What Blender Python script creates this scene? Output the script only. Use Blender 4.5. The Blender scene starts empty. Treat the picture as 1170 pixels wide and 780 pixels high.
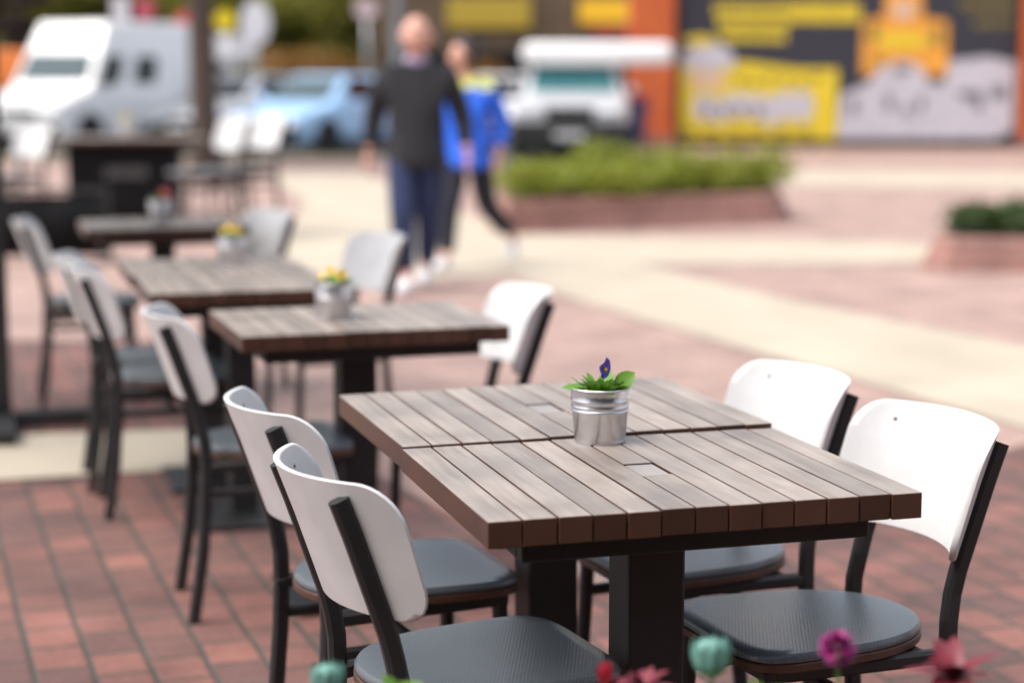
import bpy, bmesh, math, random
from mathutils import Vector, Matrix, noise as mnoise
random.seed(7)
R = math.radians
C = bpy.context.scene
COL = C.collection

# ------------------------------------------------------------------ camera
FPX, PITCH, CAMH = 2092.7, R(8.11), 1.363
def G(px, py, z=0.0):
    """world point at height z that the photograph shows at pixel (px,py)"""
    c, s = math.cos(PITCH), math.sin(PITCH)
    dx, dz = (px-585)/FPX, (390-py)/FPX
    dy, dzz = c+dz*s, -s+dz*c
    t = (z-CAMH)/dzz
    return Vector((dx*t, dy*t, z))
cam_d = bpy.data.cameras.new('camera'); cam = bpy.data.objects.new('camera', cam_d); COL.objects.link(cam)
cam.location = (0, 0, CAMH); cam.rotation_euler = (R(90)-PITCH, 0, 0)
cam_d.sensor_width = 36; cam_d.lens = FPX/1170*36; cam_d.clip_end = 600
cam_d.dof.use_dof = True; cam_d.dof.focus_distance = 2.92; cam_d.dof.aperture_fstop = 1.75
C.camera = cam

# ------------------------------------------------------------------ helpers
def link(name, me, mat=None, parent=None, smooth=False):
    o = bpy.data.objects.new(name, me); COL.objects.link(o)
    if mat is not None:
        for m in (mat if isinstance(mat, (list, tuple)) else [mat]): me.materials.append(m)
    if smooth:
        for p in me.polygons: p.use_smooth = True
    if parent: o.parent = parent
    return o
def obj(name, bm, mat, parent=None, smooth=False, autosmooth=None):
    me = bpy.data.meshes.new(name); bmesh.ops.recalc_face_normals(bm, faces=bm.faces)
    bm.to_mesh(me); bm.free()
    o = link(name, me, mat, parent, smooth or autosmooth is not None)
    if autosmooth is not None:
        try: me.set_sharp_from_angle(angle=R(autosmooth))
        except Exception: pass
    return o
def tag(o, label=None, cat=None, group=None, kind=None):
    if label: o['label'] = label
    if cat: o['category'] = cat
    if group: o['group'] = group
    if kind: o['kind'] = kind
    return o
def thing(name, label, cat, loc=(0,0,0), rz=0, group=None):
    o = bpy.data.objects.new(name, None); COL.objects.link(o); o.empty_display_size = .1
    o.location = loc; o.rotation_euler = (0, 0, rz)
    return tag(o, label, cat, group)
def copy_tree(root, loc, rz, label, group=None, scale=None):
    def cp(o, parent):
        c = o.copy(); COL.objects.link(c)
        if parent: c.parent = parent
        for ch in list(o.children): cp(ch, c)
        return c
    r = cp(root, None)
    r.location = loc; r.rotation_euler = (0, 0, rz)
    if scale: r.scale = scale
    r['label'] = label
    if group: r['group'] = group
    return r
def box(bm, c, s, rz=0, bev=0.0, seg=2, rot=None):
    m = Matrix.Translation(c) @ (rot if rot is not None else Matrix.Rotation(rz, 4, 'Z')) @ Matrix.Diagonal((s[0], s[1], s[2], 1))
    r = bmesh.ops.create_cube(bm, size=1.0, matrix=m)
    if bev > 0:
        es = set()
        for v in r['verts']:
            for e in v.link_edges: es.add(e)
        bmesh.ops.bevel(bm, geom=list(es), offset=bev, segments=seg, profile=.5, affect='EDGES')
def frames(pts):
    T = []
    n = len(pts)
    for i in range(n):
        a, b = pts[max(0, i-1)], pts[min(n-1, i+1)]
        T.append((b-a).normalized())
    return T
def bar(bm, pts, w, t, side=Vector((0,1,0)), bev=.25):
    """rectangular bar swept along pts; w along `side`, t across; chamfered corners"""
    pts = [Vector(p) for p in pts]; T = frames(pts); rings = []
    for i, (p, tg) in enumerate(zip(pts, T)):
        s = (side - tg*side.dot(tg)).normalized(); u = tg.cross(s)
        k = bev*min(w, t)
        prof = [(w/2, t/2-k), (w/2-k, t/2), (-w/2+k, t/2), (-w/2, t/2-k), (-w/2, -t/2+k), (-w/2+k, -t/2), (w/2-k, -t/2), (w/2, -t/2+k)]
        rings.append([bm.verts.new(p+s*a+u*b) for a, b in prof])
    for a, b in zip(rings, rings[1:]):
        for k in range(8): bm.faces.new((a[k], a[(k+1)%8], b[(k+1)%8], b[k]))
    bm.faces.new(rings[0][::-1]); bm.faces.new(rings[-1])
def tube(bm, pts, r, n=10, cap=True):
    pts = [Vector(p) for p in pts]; T = frames(pts); rings = []
    up = Vector((0,0,1))
    for i, (p, tg) in enumerate(zip(pts, T)):
        rr = r[i] if isinstance(r, (list, tuple)) else r
        s = tg.cross(up)
        if s.length < .05: s = tg.cross(Vector((0,1,0)))
        s.normalize(); u = s.cross(tg)
        rings.append([bm.verts.new(p+s*rr*math.cos(2*math.pi*k/n)+u*rr*math.sin(2*math.pi*k/n)) for k in range(n)])
    for a, b in zip(rings, rings[1:]):
        for k in range(n): bm.faces.new((a[k], a[(k+1)%n], b[(k+1)%n], b[k]))
    if cap: bm.faces.new(rings[0][::-1]); bm.faces.new(rings[-1])
def lathe(bm, prof, n=40, c=(0,0,0), axis='Z'):
    c = Vector(c); rings = []
    for r, z in prof:
        ring = []
        for k in range(n):
            a = 2*math.pi*k/n
            p = Vector((r*math.cos(a), r*math.sin(a), z))
            if axis == 'Y': p = Vector((p.x, p.z, p.y))
            ring.append(bm.verts.new(c+p))
        rings.append(ring)
    for a, b in zip(rings, rings[1:]):
        for k in range(n): bm.faces.new((a[k], a[(k+1)%n], b[(k+1)%n], b[k]))
    if prof[0][0] > 1e-5: bm.faces.new(rings[0][::-1])
    if prof[-1][0] > 1e-5: bm.faces.new(rings[-1])
def prism(bm, poly, z0, z1):
    a = [bm.verts.new((x, y, z0)) for x, y in poly]; b = [bm.verts.new((x, y, z1)) for x, y in poly]
    n = len(poly)
    for k in range(n): bm.faces.new((a[k], a[(k+1)%n], b[(k+1)%n], b[k]))
    bm.faces.new(a[::-1]); bm.faces.new(b)
def xzprism(bm, poly, y0, y1):
    a = [bm.verts.new((x, y0, z)) for x, z in poly]; b = [bm.verts.new((x, y1, z)) for x, z in poly]
    n = len(poly)
    for k in range(n): bm.faces.new((a[k], a[(k+1)%n], b[(k+1)%n], b[k]))
    bm.faces.new(a[::-1]); bm.faces.new(b)
def sheet(name, poly, z, mat):
    bm = bmesh.new(); bm.faces.new([bm.verts.new((x, y, z)) for x, y in poly])
    o = obj(name, bm, mat)
    if o.data.polygons[0].normal.z < 0: o.data.flip_normals()
    return tag(o, kind='structure')

# ------------------------------------------------------------------ materials
def mat(name, col, rough=.6, metal=0.0, var=.12, vscale=6.0, bump=0.0, bscale=60.0, coat=0.0, spec=.5, coords='Object'):
    m = bpy.data.materials.new(name); m.use_nodes = True
    nt = m.node_tree; N = nt.nodes; L = nt.links
    b = N['Principled BSDF']
    b.inputs['Roughness'].default_value = rough; b.inputs['Metallic'].default_value = metal
    b.inputs['Coat Weight'].default_value = coat; b.inputs['Specular IOR Level'].default_value = spec
    tc = N.new('ShaderNodeTexCoord')
    nz = N.new('ShaderNodeTexNoise'); nz.inputs['Scale'].default_value = vscale; nz.inputs['Detail'].default_value = 5
    L.new(tc.outputs[coords], nz.inputs['Vector'])
    rp = N.new('ShaderNodeMapRange'); rp.inputs['From Min'].default_value = .3; rp.inputs['From Max'].default_value = .7
    rp.inputs['To Min'].default_value = 1-var; rp.inputs['To Max'].default_value = 1+var
    L.new(nz.outputs['Fac'], rp.inputs['Value'])
    mx = N.new('ShaderNodeVectorMath'); mx.operation = 'SCALE'
    mx.inputs[0].default_value = col[:3]
    L.new(rp.outputs[0], mx.inputs['Scale']); L.new(mx.outputs[0], b.inputs['Base Color'])
    if bump > 0:
        n2 = N.new('ShaderNodeTexNoise'); n2.inputs['Scale'].default_value = bscale; n2.inputs['Detail'].default_value = 4
        L.new(tc.outputs[coords], n2.inputs['Vector'])
        bp = N.new('ShaderNodeBump'); bp.inputs['Strength'].default_value = bump; bp.inputs['Distance'].default_value = .01
        L.new(n2.outputs['Fac'], bp.inputs['Height']); L.new(bp.outputs[0], b.inputs['Normal'])
    m['_'] = 0
    return m
def leafmat(name, c1, c2, rough=.5, trans=.25):
    m = bpy.data.materials.new(name); m.use_nodes = True
    N = m.node_tree.nodes; L = m.node_tree.links; b = N['Principled BSDF']
    tc = N.new('ShaderNodeTexCoord'); nz = N.new('ShaderNodeTexNoise'); nz.inputs['Scale'].default_value = 3.0
    L.new(tc.outputs['Object'], nz.inputs['Vector'])
    geo = N.new('ShaderNodeNewGeometry')
    ad = N.new('ShaderNodeMath'); ad.operation = 'ADD'
    sc = N.new('ShaderNodeMath'); sc.operation = 'MULTIPLY'; sc.inputs[1].default_value = .5
    L.new(geo.outputs['Random Per Island'], sc.inputs[0]); L.new(sc.outputs[0], ad.inputs[0])
    s2 = N.new('ShaderNodeMath'); s2.operation = 'MULTIPLY'; s2.inputs[1].default_value = .5
    L.new(nz.outputs['Fac'], s2.inputs[0]); L.new(s2.outputs[0], ad.inputs[1])
    cr = N.new('ShaderNodeMix'); cr.data_type = 'RGBA'
    cr.inputs['A'].default_value = (*c1, 1); cr.inputs['B'].default_value = (*c2, 1)
    L.new(ad.outputs[0], cr.inputs['Factor']); L.new(cr.outputs['Result'], b.inputs['Base Color'])
    b.inputs['Roughness'].default_value = rough
    tr = N.new('ShaderNodeBsdfTranslucent'); L.new(cr.outputs['Result'], tr.inputs['Color'])
    ms = N.new('ShaderNodeMixShader'); ms.inputs[0].default_value = trans
    L.new(b.outputs[0], ms.inputs[1]); L.new(tr.outputs[0], ms.inputs[2]); L.new(ms.outputs[0], N['Material Output'].inputs['Surface'])
    return m
def brickmat(name, c1, c2, mortar, scale_len=.21, scale_row=.13, rot=0.0, msize=.012, rough=.75, bump=.5, stain=.25, coords='Object', wall=False):
    m = bpy.data.materials.new(name); m.use_nodes = True
    N = m.node_tree.nodes; L = m.node_tree.links; b = N['Principled BSDF']
    tc = N.new('ShaderNodeTexCoord'); mp = N.new('ShaderNodeMapping')
    if wall: mp.inputs['Rotation'].default_value = (R(90), 0, 0)
    else: mp.inputs['Rotation'].default_value = (0, 0, rot)
    L.new(tc.outputs[coords], mp.inputs['Vector'])
    # slight waviness so joints are not ruler straight
    wn = N.new('ShaderNodeTexNoise'); wn.inputs['Scale'].default_value = 5.0; wn.inputs['Detail'].default_value = 3
    L.new(mp.outputs[0], wn.inputs['Vector'])
    ws = N.new('ShaderNodeVectorMath'); ws.operation = 'MULTIPLY_ADD'
    ws.inputs[1].default_value = (.012,)*3
    L.new(wn.outputs['Color'], ws.inputs[0]); L.new(mp.outputs[0], ws.inputs[2])
    bt = N.new('ShaderNodeTexBrick'); bt.inputs['Scale'].default_value = 1.0
    bt.inputs['Brick Width'].default_value = scale_len; bt.inputs['Row Height'].default_value = scale_row
    bt.inputs['Mortar Size'].default_value = msize; bt.inputs['Mortar Smooth'].default_value = .6
    bt.inputs['Bias'].default_value = 0.0
    bt.inputs['Color1'].default_value = (*c1, 1); bt.inputs['Color2'].default_value = (*c2, 1); bt.inputs['Mortar'].default_value = (*mortar, 1)
    L.new(ws.outputs[0], bt.inputs['Vector'])
    nz = N.new('ShaderNodeTexNoise'); nz.inputs['Scale'].default_value = 2.3; nz.inputs['Detail'].default_value = 8; nz.inputs['Roughness'].default_value = .65
    L.new(mp.outputs[0], nz.inputs['Vector'])
    rp = N.new('ShaderNodeMapRange'); rp.inputs['From Min'].default_value = .3; rp.inputs['From Max'].default_value = .7
    rp.inputs['To Min'].default_value = 1-stain; rp.inputs['To Max'].default_value = 1+stain
    L.new(nz.outputs['Fac'], rp.inputs['Value'])
    mx = N.new('ShaderNodeVectorMath'); mx.operation = 'SCALE'
    L.new(bt.outputs['Color'], mx.inputs[0]); L.new(rp.outputs[0], mx.inputs['Scale'])
    n3 = N.new('ShaderNodeTexNoise'); n3.inputs['Scale'].default_value = 70; n3.inputs['Detail'].default_value = 3
    L.new(mp.outputs[0], n3.inputs['Vector'])
    r3 = N.new('ShaderNodeMapRange'); r3.inputs['From Min'].default_value = .3; r3.inputs['From Max'].default_value = .7
    r3.inputs['To Min'].default_value = .86; r3.inputs['To Max'].default_value = 1.14
    L.new(n3.outputs['Fac'], r3.inputs['Value'])
    m2 = N.new('ShaderNodeVectorMath'); m2.operation = 'SCALE'
    L.new(mx.outputs[0], m2.inputs[0]); L.new(r3.outputs[0], m2.inputs['Scale'])
    L.new(m2.outputs[0], b.inputs['Base Color']); b.inputs['Roughness'].default_value = rough
    iv = N.new('ShaderNodeMath'); iv.operation = 'SUBTRACT'; iv.inputs[0].default_value = 1.0
    L.new(bt.outputs['Fac'], iv.inputs[1])
    ah = N.new('ShaderNodeMath'); ah.operation = 'MULTIPLY_ADD'; ah.inputs[1].default_value = .25
    L.new(n3.outputs['Fac'], ah.inputs[0]); L.new(iv.outputs[0], ah.inputs[2])
    bp = N.new('ShaderNodeBump'); bp.inputs['Strength'].default_value = bump; bp.inputs['Distance'].default_value = .006
    L.new(ah.outputs[0], bp.inputs['Height']); L.new(bp.outputs[0], b.inputs['Normal'])
    return m
def woodmat(name, c1, c2, rough=.45, side=None):
    """weathered planks: per-plank random tone, grain stretched along local Y, browner on cut ends and sides"""
    m = bpy.data.materials.new(name); m.use_nodes = True
    N = m.node_tree.nodes; L = m.node_tree.links; b = N['Principled BSDF']
    tc = N.new('ShaderNodeTexCoord'); geo = N.new('ShaderNodeNewGeometry')
    mp = N.new('ShaderNodeMapping'); mp.inputs['Scale'].default_value = (60, 4, 60)
    L.new(tc.outputs['Object'], mp.inputs['Vector'])
    of = N.new('ShaderNodeVectorMath'); of.operation = 'SCALE'; of.inputs[0].default_value = (13, 41, 7)
    L.new(geo.outputs['Random Per Island'], of.inputs['Scale'])
    ad = N.new('ShaderNodeVectorMath'); L.new(mp.outputs[0], ad.inputs[0]); L.new(of.outputs[0], ad.inputs[1])
    nz = N.new('ShaderNodeTexNoise'); nz.inputs['Scale'].default_value = 1.0; nz.inputs['Detail'].default_value = 7; nz.inputs['Roughness'].default_value = .6
    nz.inputs['Distortion'].default_value = .6
    L.new(ad.outputs[0], nz.inputs['Vector'])
    n2 = N.new('ShaderNodeTexNoise'); n2.inputs['Scale'].default_value = 7.0; n2.inputs['Detail'].default_value = 4
    L.new(tc.outputs['Object'], n2.inputs['Vector'])
    cr = N.new('ShaderNodeMix'); cr.data_type = 'RGBA'; cr.inputs['A'].default_value = (*c1, 1); cr.inputs['B'].default_value = (*c2, 1)
    rr = N.new('ShaderNodeMapRange'); rr.inputs['From Min'].default_value = .32; rr.inputs['From Max'].default_value = .68
    L.new(nz.outputs['Fac'], rr.inputs['Value']); L.new(rr.outputs[0], cr.inputs['Factor'])
    tone = N.new('ShaderNodeMapRange'); tone.inputs['To Min'].default_value = .78; tone.inputs['To Max'].default_value = 1.2
    L.new(geo.outputs['Random Per Island'], tone.inputs['Value'])
    t2 = N.new('ShaderNodeMapRange'); t2.inputs['From Min'].default_value = .3; t2.inputs['From Max'].default_value = .7
    t2.inputs['To Min'].default_value = .74; t2.inputs['To Max'].default_value = 1.2
    L.new(n2.outputs['Fac'], t2.inputs['Value'])
    mm = N.new('ShaderNodeMath'); mm.operation = 'MULTIPLY'; L.new(tone.outputs[0], mm.inputs[0]); L.new(t2.outputs[0], mm.inputs[1])
    sc = N.new('ShaderNodeVectorMath'); sc.operation = 'SCALE'; L.new(cr.outputs['Result'], sc.inputs[0]); L.new(mm.outputs[0], sc.inputs['Scale'])
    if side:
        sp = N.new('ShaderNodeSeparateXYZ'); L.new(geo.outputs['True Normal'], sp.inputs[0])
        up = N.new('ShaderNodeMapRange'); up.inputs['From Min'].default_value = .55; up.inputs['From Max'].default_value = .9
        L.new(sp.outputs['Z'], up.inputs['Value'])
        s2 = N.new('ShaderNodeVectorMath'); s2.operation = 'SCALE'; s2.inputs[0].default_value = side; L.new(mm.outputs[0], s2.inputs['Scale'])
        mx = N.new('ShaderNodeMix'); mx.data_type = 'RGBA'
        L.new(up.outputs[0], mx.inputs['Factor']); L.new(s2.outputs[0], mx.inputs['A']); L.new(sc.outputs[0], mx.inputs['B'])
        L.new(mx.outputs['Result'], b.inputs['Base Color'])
    else: L.new(sc.outputs[0], b.inputs['Base Color'])
    ro = N.new('ShaderNodeMapRange'); ro.inputs['To Min'].default_value = rough-.1; ro.inputs['To Max'].default_value = rough+.12
    L.new(n2.outputs['Fac'], ro.inputs['Value']); L.new(ro.outputs[0], b.inputs['Roughness'])
    bp = N.new('ShaderNodeBump'); bp.inputs['Strength'].default_value = .25; bp.inputs['Distance'].default_value = .002
    L.new(nz.outputs['Fac'], bp.inputs['Height']); L.new(bp.outputs[0], b.inputs['Normal'])
    return m
def weavemat(name, col, rough=.5):
    m = bpy.data.materials.new(name); m.use_nodes = True
    N = m.node_tree.nodes; L = m.node_tree.links; b = N['Principled BSDF']
    tc = N.new('ShaderNodeTexCoord'); mp = N.new('ShaderNodeMapping'); mp.inputs['Rotation'].default_value = (0, 0, R(28))
    L.new(tc.outputs['Object'], mp.inputs['Vector'])
    w1 = N.new('ShaderNodeTexWave'); w1.inputs['Scale'].default_value = 55; w1.inputs['Distortion'].default_value = .4
    w2 = N.new('ShaderNodeTexWave'); w2.inputs['Scale'].default_value = 55; w2.bands_direction = 'Y'; w2.inputs['Distortion'].default_value = .4
    L.new(mp.outputs[0], w1.inputs['Vector']); L.new(mp.outputs[0], w2.inputs['Vector'])
    mu = N.new('ShaderNodeMath'); mu.operation = 'MULTIPLY'; L.new(w1.outputs['Fac'], mu.inputs[0]); L.new(w2.outputs['Fac'], mu.inputs[1])
    nz = N.new('ShaderNodeTexNoise'); nz.inputs['Scale'].default_value = 9; L.new(tc.outputs['Object'], nz.inputs['Vector'])
    ad = N.new('ShaderNodeMath'); ad.operation = 'MULTIPLY_ADD'; ad.inputs[1].default_value = .35
    L.new(nz.outputs['Fac'], ad.inputs[0]); L.new(mu.outputs[0], ad.inputs[2])
    rp = N.new('ShaderNodeMapRange'); rp.inputs['To Min'].default_value = .86; rp.inputs['To Max'].default_value = 1.1
    L.new(ad.outputs[0], rp.inputs['Value'])
    mx = N.new('ShaderNodeVectorMath'); mx.operation = 'SCALE'; mx.inputs[0].default_value = col
    L.new(rp.outputs[0], mx.inputs['Scale']); L.new(mx.outputs[0], b.inputs['Base Color']); b.inputs['Roughness'].default_value = rough
    bp = N.new('ShaderNodeBump'); bp.inputs['Strength'].default_value = .18; bp.inputs['Distance'].default_value = .0015
    L.new(mu.outputs[0], bp.inputs['Height']); L.new(bp.outputs[0], b.inputs['Normal'])
    return m
ROW = R(16.3)
M = dict(
    terrace=brickmat('terrace_brick', (.205,.086,.068), (.105,.054,.048), (.050,.046,.038), .17, .132, rot=-R(108.8), msize=.010, stain=.38),
    plaza=brickmat('plaza_brick', (.37,.245,.205), (.29,.19,.165), (.28,.22,.19), .215, .108, rot=-R(18.8), msize=.006, stain=.3),  # paler than the terrace brick: brighter light and haze put into the colour
    concrete=mat('pale_concrete', (.42,.365,.285), .8, var=.12, vscale=1.6, bump=.3, bscale=40),
    wallbrick=brickmat('planter_brick', (.27,.115,.09), (.21,.09,.075), (.26,.2,.17), .22, .075, wall=True, msize=.008),
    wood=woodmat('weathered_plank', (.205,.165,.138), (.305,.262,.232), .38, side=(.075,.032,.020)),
    plug=woodmat('grey_plug', (.24,.215,.20), (.29,.265,.25), .32),
    ply=mat('brown_ply', (.075,.032,.019), .45, var=.2, vscale=30),
    steel=mat('black_steel', (.015,.0145,.0155), .5, var=.25, vscale=14, bump=.05, bscale=300),
    white=mat('white_laminate', (.61,.61,.615), .38, var=.08, vscale=11, bump=.03, bscale=160),
    weave=weavemat('woven_grey', (.110,.127,.145), .30),
    screw=mat('screw_metal', (.3,.3,.3), .3, metal=1),
    zinc=mat('galvanised_zinc', (.60,.60,.63), .30, metal=1, var=.12, vscale=30, bump=.06, bscale=90),
    soil=mat('soil', (.03,.02,.014), .9, var=.4, vscale=60, bump=.8, bscale=120),
    leaf=leafmat('pansy_leaf', (.07,.20,.02), (.22,.40,.05)),
    purple=mat('violet_petal', (.10,.04,.55), .5, var=.3, vscale=80),
    yellow=mat('yellow_petal', (.85,.55,.02), .5, var=.15, vscale=60),
    pink=mat('pink_petal', (.75,.12,.16), .5, var=.15, vscale=60),
    black=mat('matt_black', (.008,.008,.009), .9, var=.2, spec=.15),
    rubber=mat('rubber', (.018,.018,.018), .8),
    glass=mat('dark_car_glass', (.010,.013,.015), .12, var=.05, spec=.3),
    teal=mat('green_tinted_glass', (.06,.22,.24), .08, var=.1, spec=.7),
    chrome=mat('wheel_alloy', (.5,.5,.52), .3, metal=1),
    bark=mat('bark', (.085,.062,.05), .9, var=.35, vscale=9, bump=.8, bscale=18),
    skin=mat('skin', (.62,.33,.25), .5, var=.08, vscale=20),
)
def paint(name, c, rough=.3): return mat(name, c, rough, var=.04, vscale=3, coat=.6)

# ------------------------------------------------------------------ world and sun
w = bpy.data.worlds.new('World'); C.world = w; w.use_nodes = True
nt = w.node_tree; bg = nt.nodes['Background']
sky = nt.nodes.new('ShaderNodeTexSky'); sky.sky_type = 'NISHITA'; sky.sun_disc = False
SE, SAZ = R(62), R(250)            # azimuth: direction the sun stands in, from +Y clockwise
sky.sun_elevation = SE; sky.sun_rotation = SAZ; sky.dust_density = 4.0; sky.air_density = 1.0; sky.ozone_density = .6
hsv = nt.nodes.new('ShaderNodeHueSaturation'); hsv.inputs['Saturation'].default_value = .5
nt.links.new(sky.outputs[0], hsv.inputs['Color']); nt.links.new(hsv.outputs[0], bg.inputs['Color']); bg.inputs['Strength'].default_value = .12
sl = bpy.data.lights.new('sun', 'SUN'); sun = bpy.data.objects.new('sun', sl); COL.objects.link(sun)
sl.energy = 1.3; sl.angle = R(60); sl.color = (1, .94, .86)
sd = Vector((math.sin(SAZ)*math.cos(SE), math.cos(SAZ)*math.cos(SE), math.sin(SE)))
sun.rotation_euler = (-sd).to_track_quat('-Z', 'Y').to_euler()
C.view_settings.view_transform = 'Standard'; C.view_settings.look = 'None'
C.view_settings.exposure = 1.25; C.view_settings.gamma = 1
C.cycles.use_denoising = True
C.cycles.max_bounces = 8

# ------------------------------------------------------------------ ground
sheet('ground', [(-150,-60), (150,-60), (150,260), (-150,260)], 0, M['plaza'])
def P2(*a): v = G(*a); return (v.x, v.y)
# red terrace under the tables
sheet('terrace', [(-7,-3), (6,-3), (3.6,6.0), (2.05,6.9), (1.0,5.9), (.35,4.6), (-.35,6.0), (-1.0,7.4), (-1.9,9.6), (-7,9.6)], .004, M['terrace'])
# pale bands crossing the plaza
sheet('paving_band', [P2(560,300), P2(621,332), P2(720,362), P2(858,402), (2.02,7.11), (3.4,4.4), (5.6,5.4), (2.64,9.34), P2(917,348), P2(739,305), P2(700,296)], .008, M['concrete'])
sheet('paving_band', [(-2.3,20.5), (-3.6,27), (-2.2,27), (.07,16.2), (3.41,15.43), (9,14.2), (9,12.6), (3.2,13.75), (.95,13.6), (-.05,12.9), (-1.2,12.2), (-1.9,14.2)], .006, M['concrete'])
sheet('paving_band', [(-5.5,5.05), (-1.76,6.13), (-.75,6.42), (-.55,6.9), (-1.0,7.1), (-1.97,6.93), (-5.5,5.95)], .012, M['concrete'])
sheet('paving_band', [(2.6,24), (14,22), (14,26), (2.6,28.5)], .008, M['concrete'])
# car park asphalt and verge
asphalt = mat('asphalt', (.07,.068,.066), .85, var=.2, vscale=4, bump=.4, bscale=120)
sheet('road', [(-90,30.2), (-2.2,30.2), (.0,28.2), (1.95,28.2), (1.95,36.5), (1.95,60), (-90,60)], .010, asphalt)
kerbm = mat('kerb_stone', (.36,.30,.25), .8, var=.2, vscale=5)
bm = bmesh.new(); box(bm, (-22, 30.1, .055), (40, .22, .13), bev=.02); tag(obj('kerb', bm, kerbm), kind='structure')

# ------------------------------------------------------------------ table
TA = Vector((math.cos(ROW), math.sin(ROW), 0)); TB = Vector((-math.sin(ROW), math.cos(ROW), 0))
TW, TL, TH, TT = .687, .543, .745, .040
def make_table(label, group):
    t = thing('cafe_table', label, 'table', group=group)
    bm = bmesh.new(); n = 13; pw = TW/n
    random.seed(3)
    for k in range(n):
        x = -TW/2+pw*(k+.5)
        dz = random.uniform(-.0008, .0008); dl = random.uniform(-.0015, .0015)
        wdt = pw-.0028
        if k == 6:     # the plank with the square plug let into it
            for s, (y0, y1) in enumerate(((-TL/2, -.045), (.045, TL/2))):
                box(bm, (x, (y0+y1)/2, TH-TT/2+dz), (wdt, y1-y0, TT), bev=.0016)
        else: box(bm, (x, dl, TH-TT/2+dz), (wdt, TL, TT), bev=.0016)
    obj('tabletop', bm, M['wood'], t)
    bm = bmesh.new(); box(bm, (0, 0, TH-TT/2-.0002), (pw-.006, .084, TT-.002), bev=.0015); obj('hole_cover', bm, M['plug'], t)
    bm = bmesh.new()
    for s in (-1, 1):
        box(bm, (0, s*(TL/2-.06), TH-TT-.0195), (TW-.13, .03, .035), bev=.003)
        box(bm, (s*(TW/2-.08), 0, TH-TT-.0195), (.03, TL-.152, .035), bev=.003)
        box(bm, (s*.05, 0, TH-TT-.0205), (.03, TL-.152, .033), bev=.003)
    box(bm, (0, 0, TH-TT-.0415), (.26, .26, .008), bev=.002)
    box(bm, (0, 0, TH-TT-.003), (TW-.16, TL-.16, .003))
    obj('apron', bm, M['steel'], t)
    bm = bmesh.new(); box(bm, (0, 0, (TH-TT-.046+.02)/2), (.098, .098, TH-TT-.046-.02), bev=.006); obj('column', bm, M['steel'], t)
    bm = bmesh.new(); box(bm, (0, 0, .014), (.40, .40, .012), bev=.004); box(bm, (0, 0, .023), (.16, .16, .008), bev=.003)
    for sx in (-1, 1):
        for sy in (-1, 1): lathe(bm, [(.018, 0), (.02, .004), (.016, .008)], 14, (sx*.16, sy*.16, .0))
    obj('base_plate', bm, M['steel'], t)
    return t
front = Vector((.218, 2.885, 0)); 
GT = 'dark plank cafe tables in a row'
table1 = make_table('nearest grey plank table with a zinc pot of violet pansies at its rear edge', GT)
table1.location = front; table1.rotation_euler = (0, 0, ROW)
back_c = front + TB*(TL+.0100) + TA*.0045
def ctable(p, lab, rz=ROW): return copy_tree(table1, (p.x, p.y, 0), rz, lab)
ctable(back_c, 'grey plank table pushed against the far side of the nearest table', ROW+R(.6)); jt = C.objects['cafe_table.001']; jt.scale = (1, 1, 1.0055); jt.rotation_euler = (0, -.006, ROW+R(.6))
t3 = Vector((-.415, 4.78, 0)); ctable(t3, 'plank table with yellow pansies in a zinc pot, second in the row', ROW+R(1.5))
t4a = Vector((-.80, 5.66, 0)); t4b = t4a+TB*(TL+.01)-TA*.01
ctable(t4a-TA*.05, 'blurred plank table just behind the one with yellow pansies, third in the row').scale = (.86, 1, 1)
ctable(t4b-TA*.05, 'blurred plank table carrying a zinc pot of pale yellow flowers, fourth in the row').scale = (.86, 1, 1)
t5 = Vector((-1.53, 8.0, 0)); ctable(t5, 'blurred plank table with a pink flower pot, below the dark panelled counter')

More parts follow.
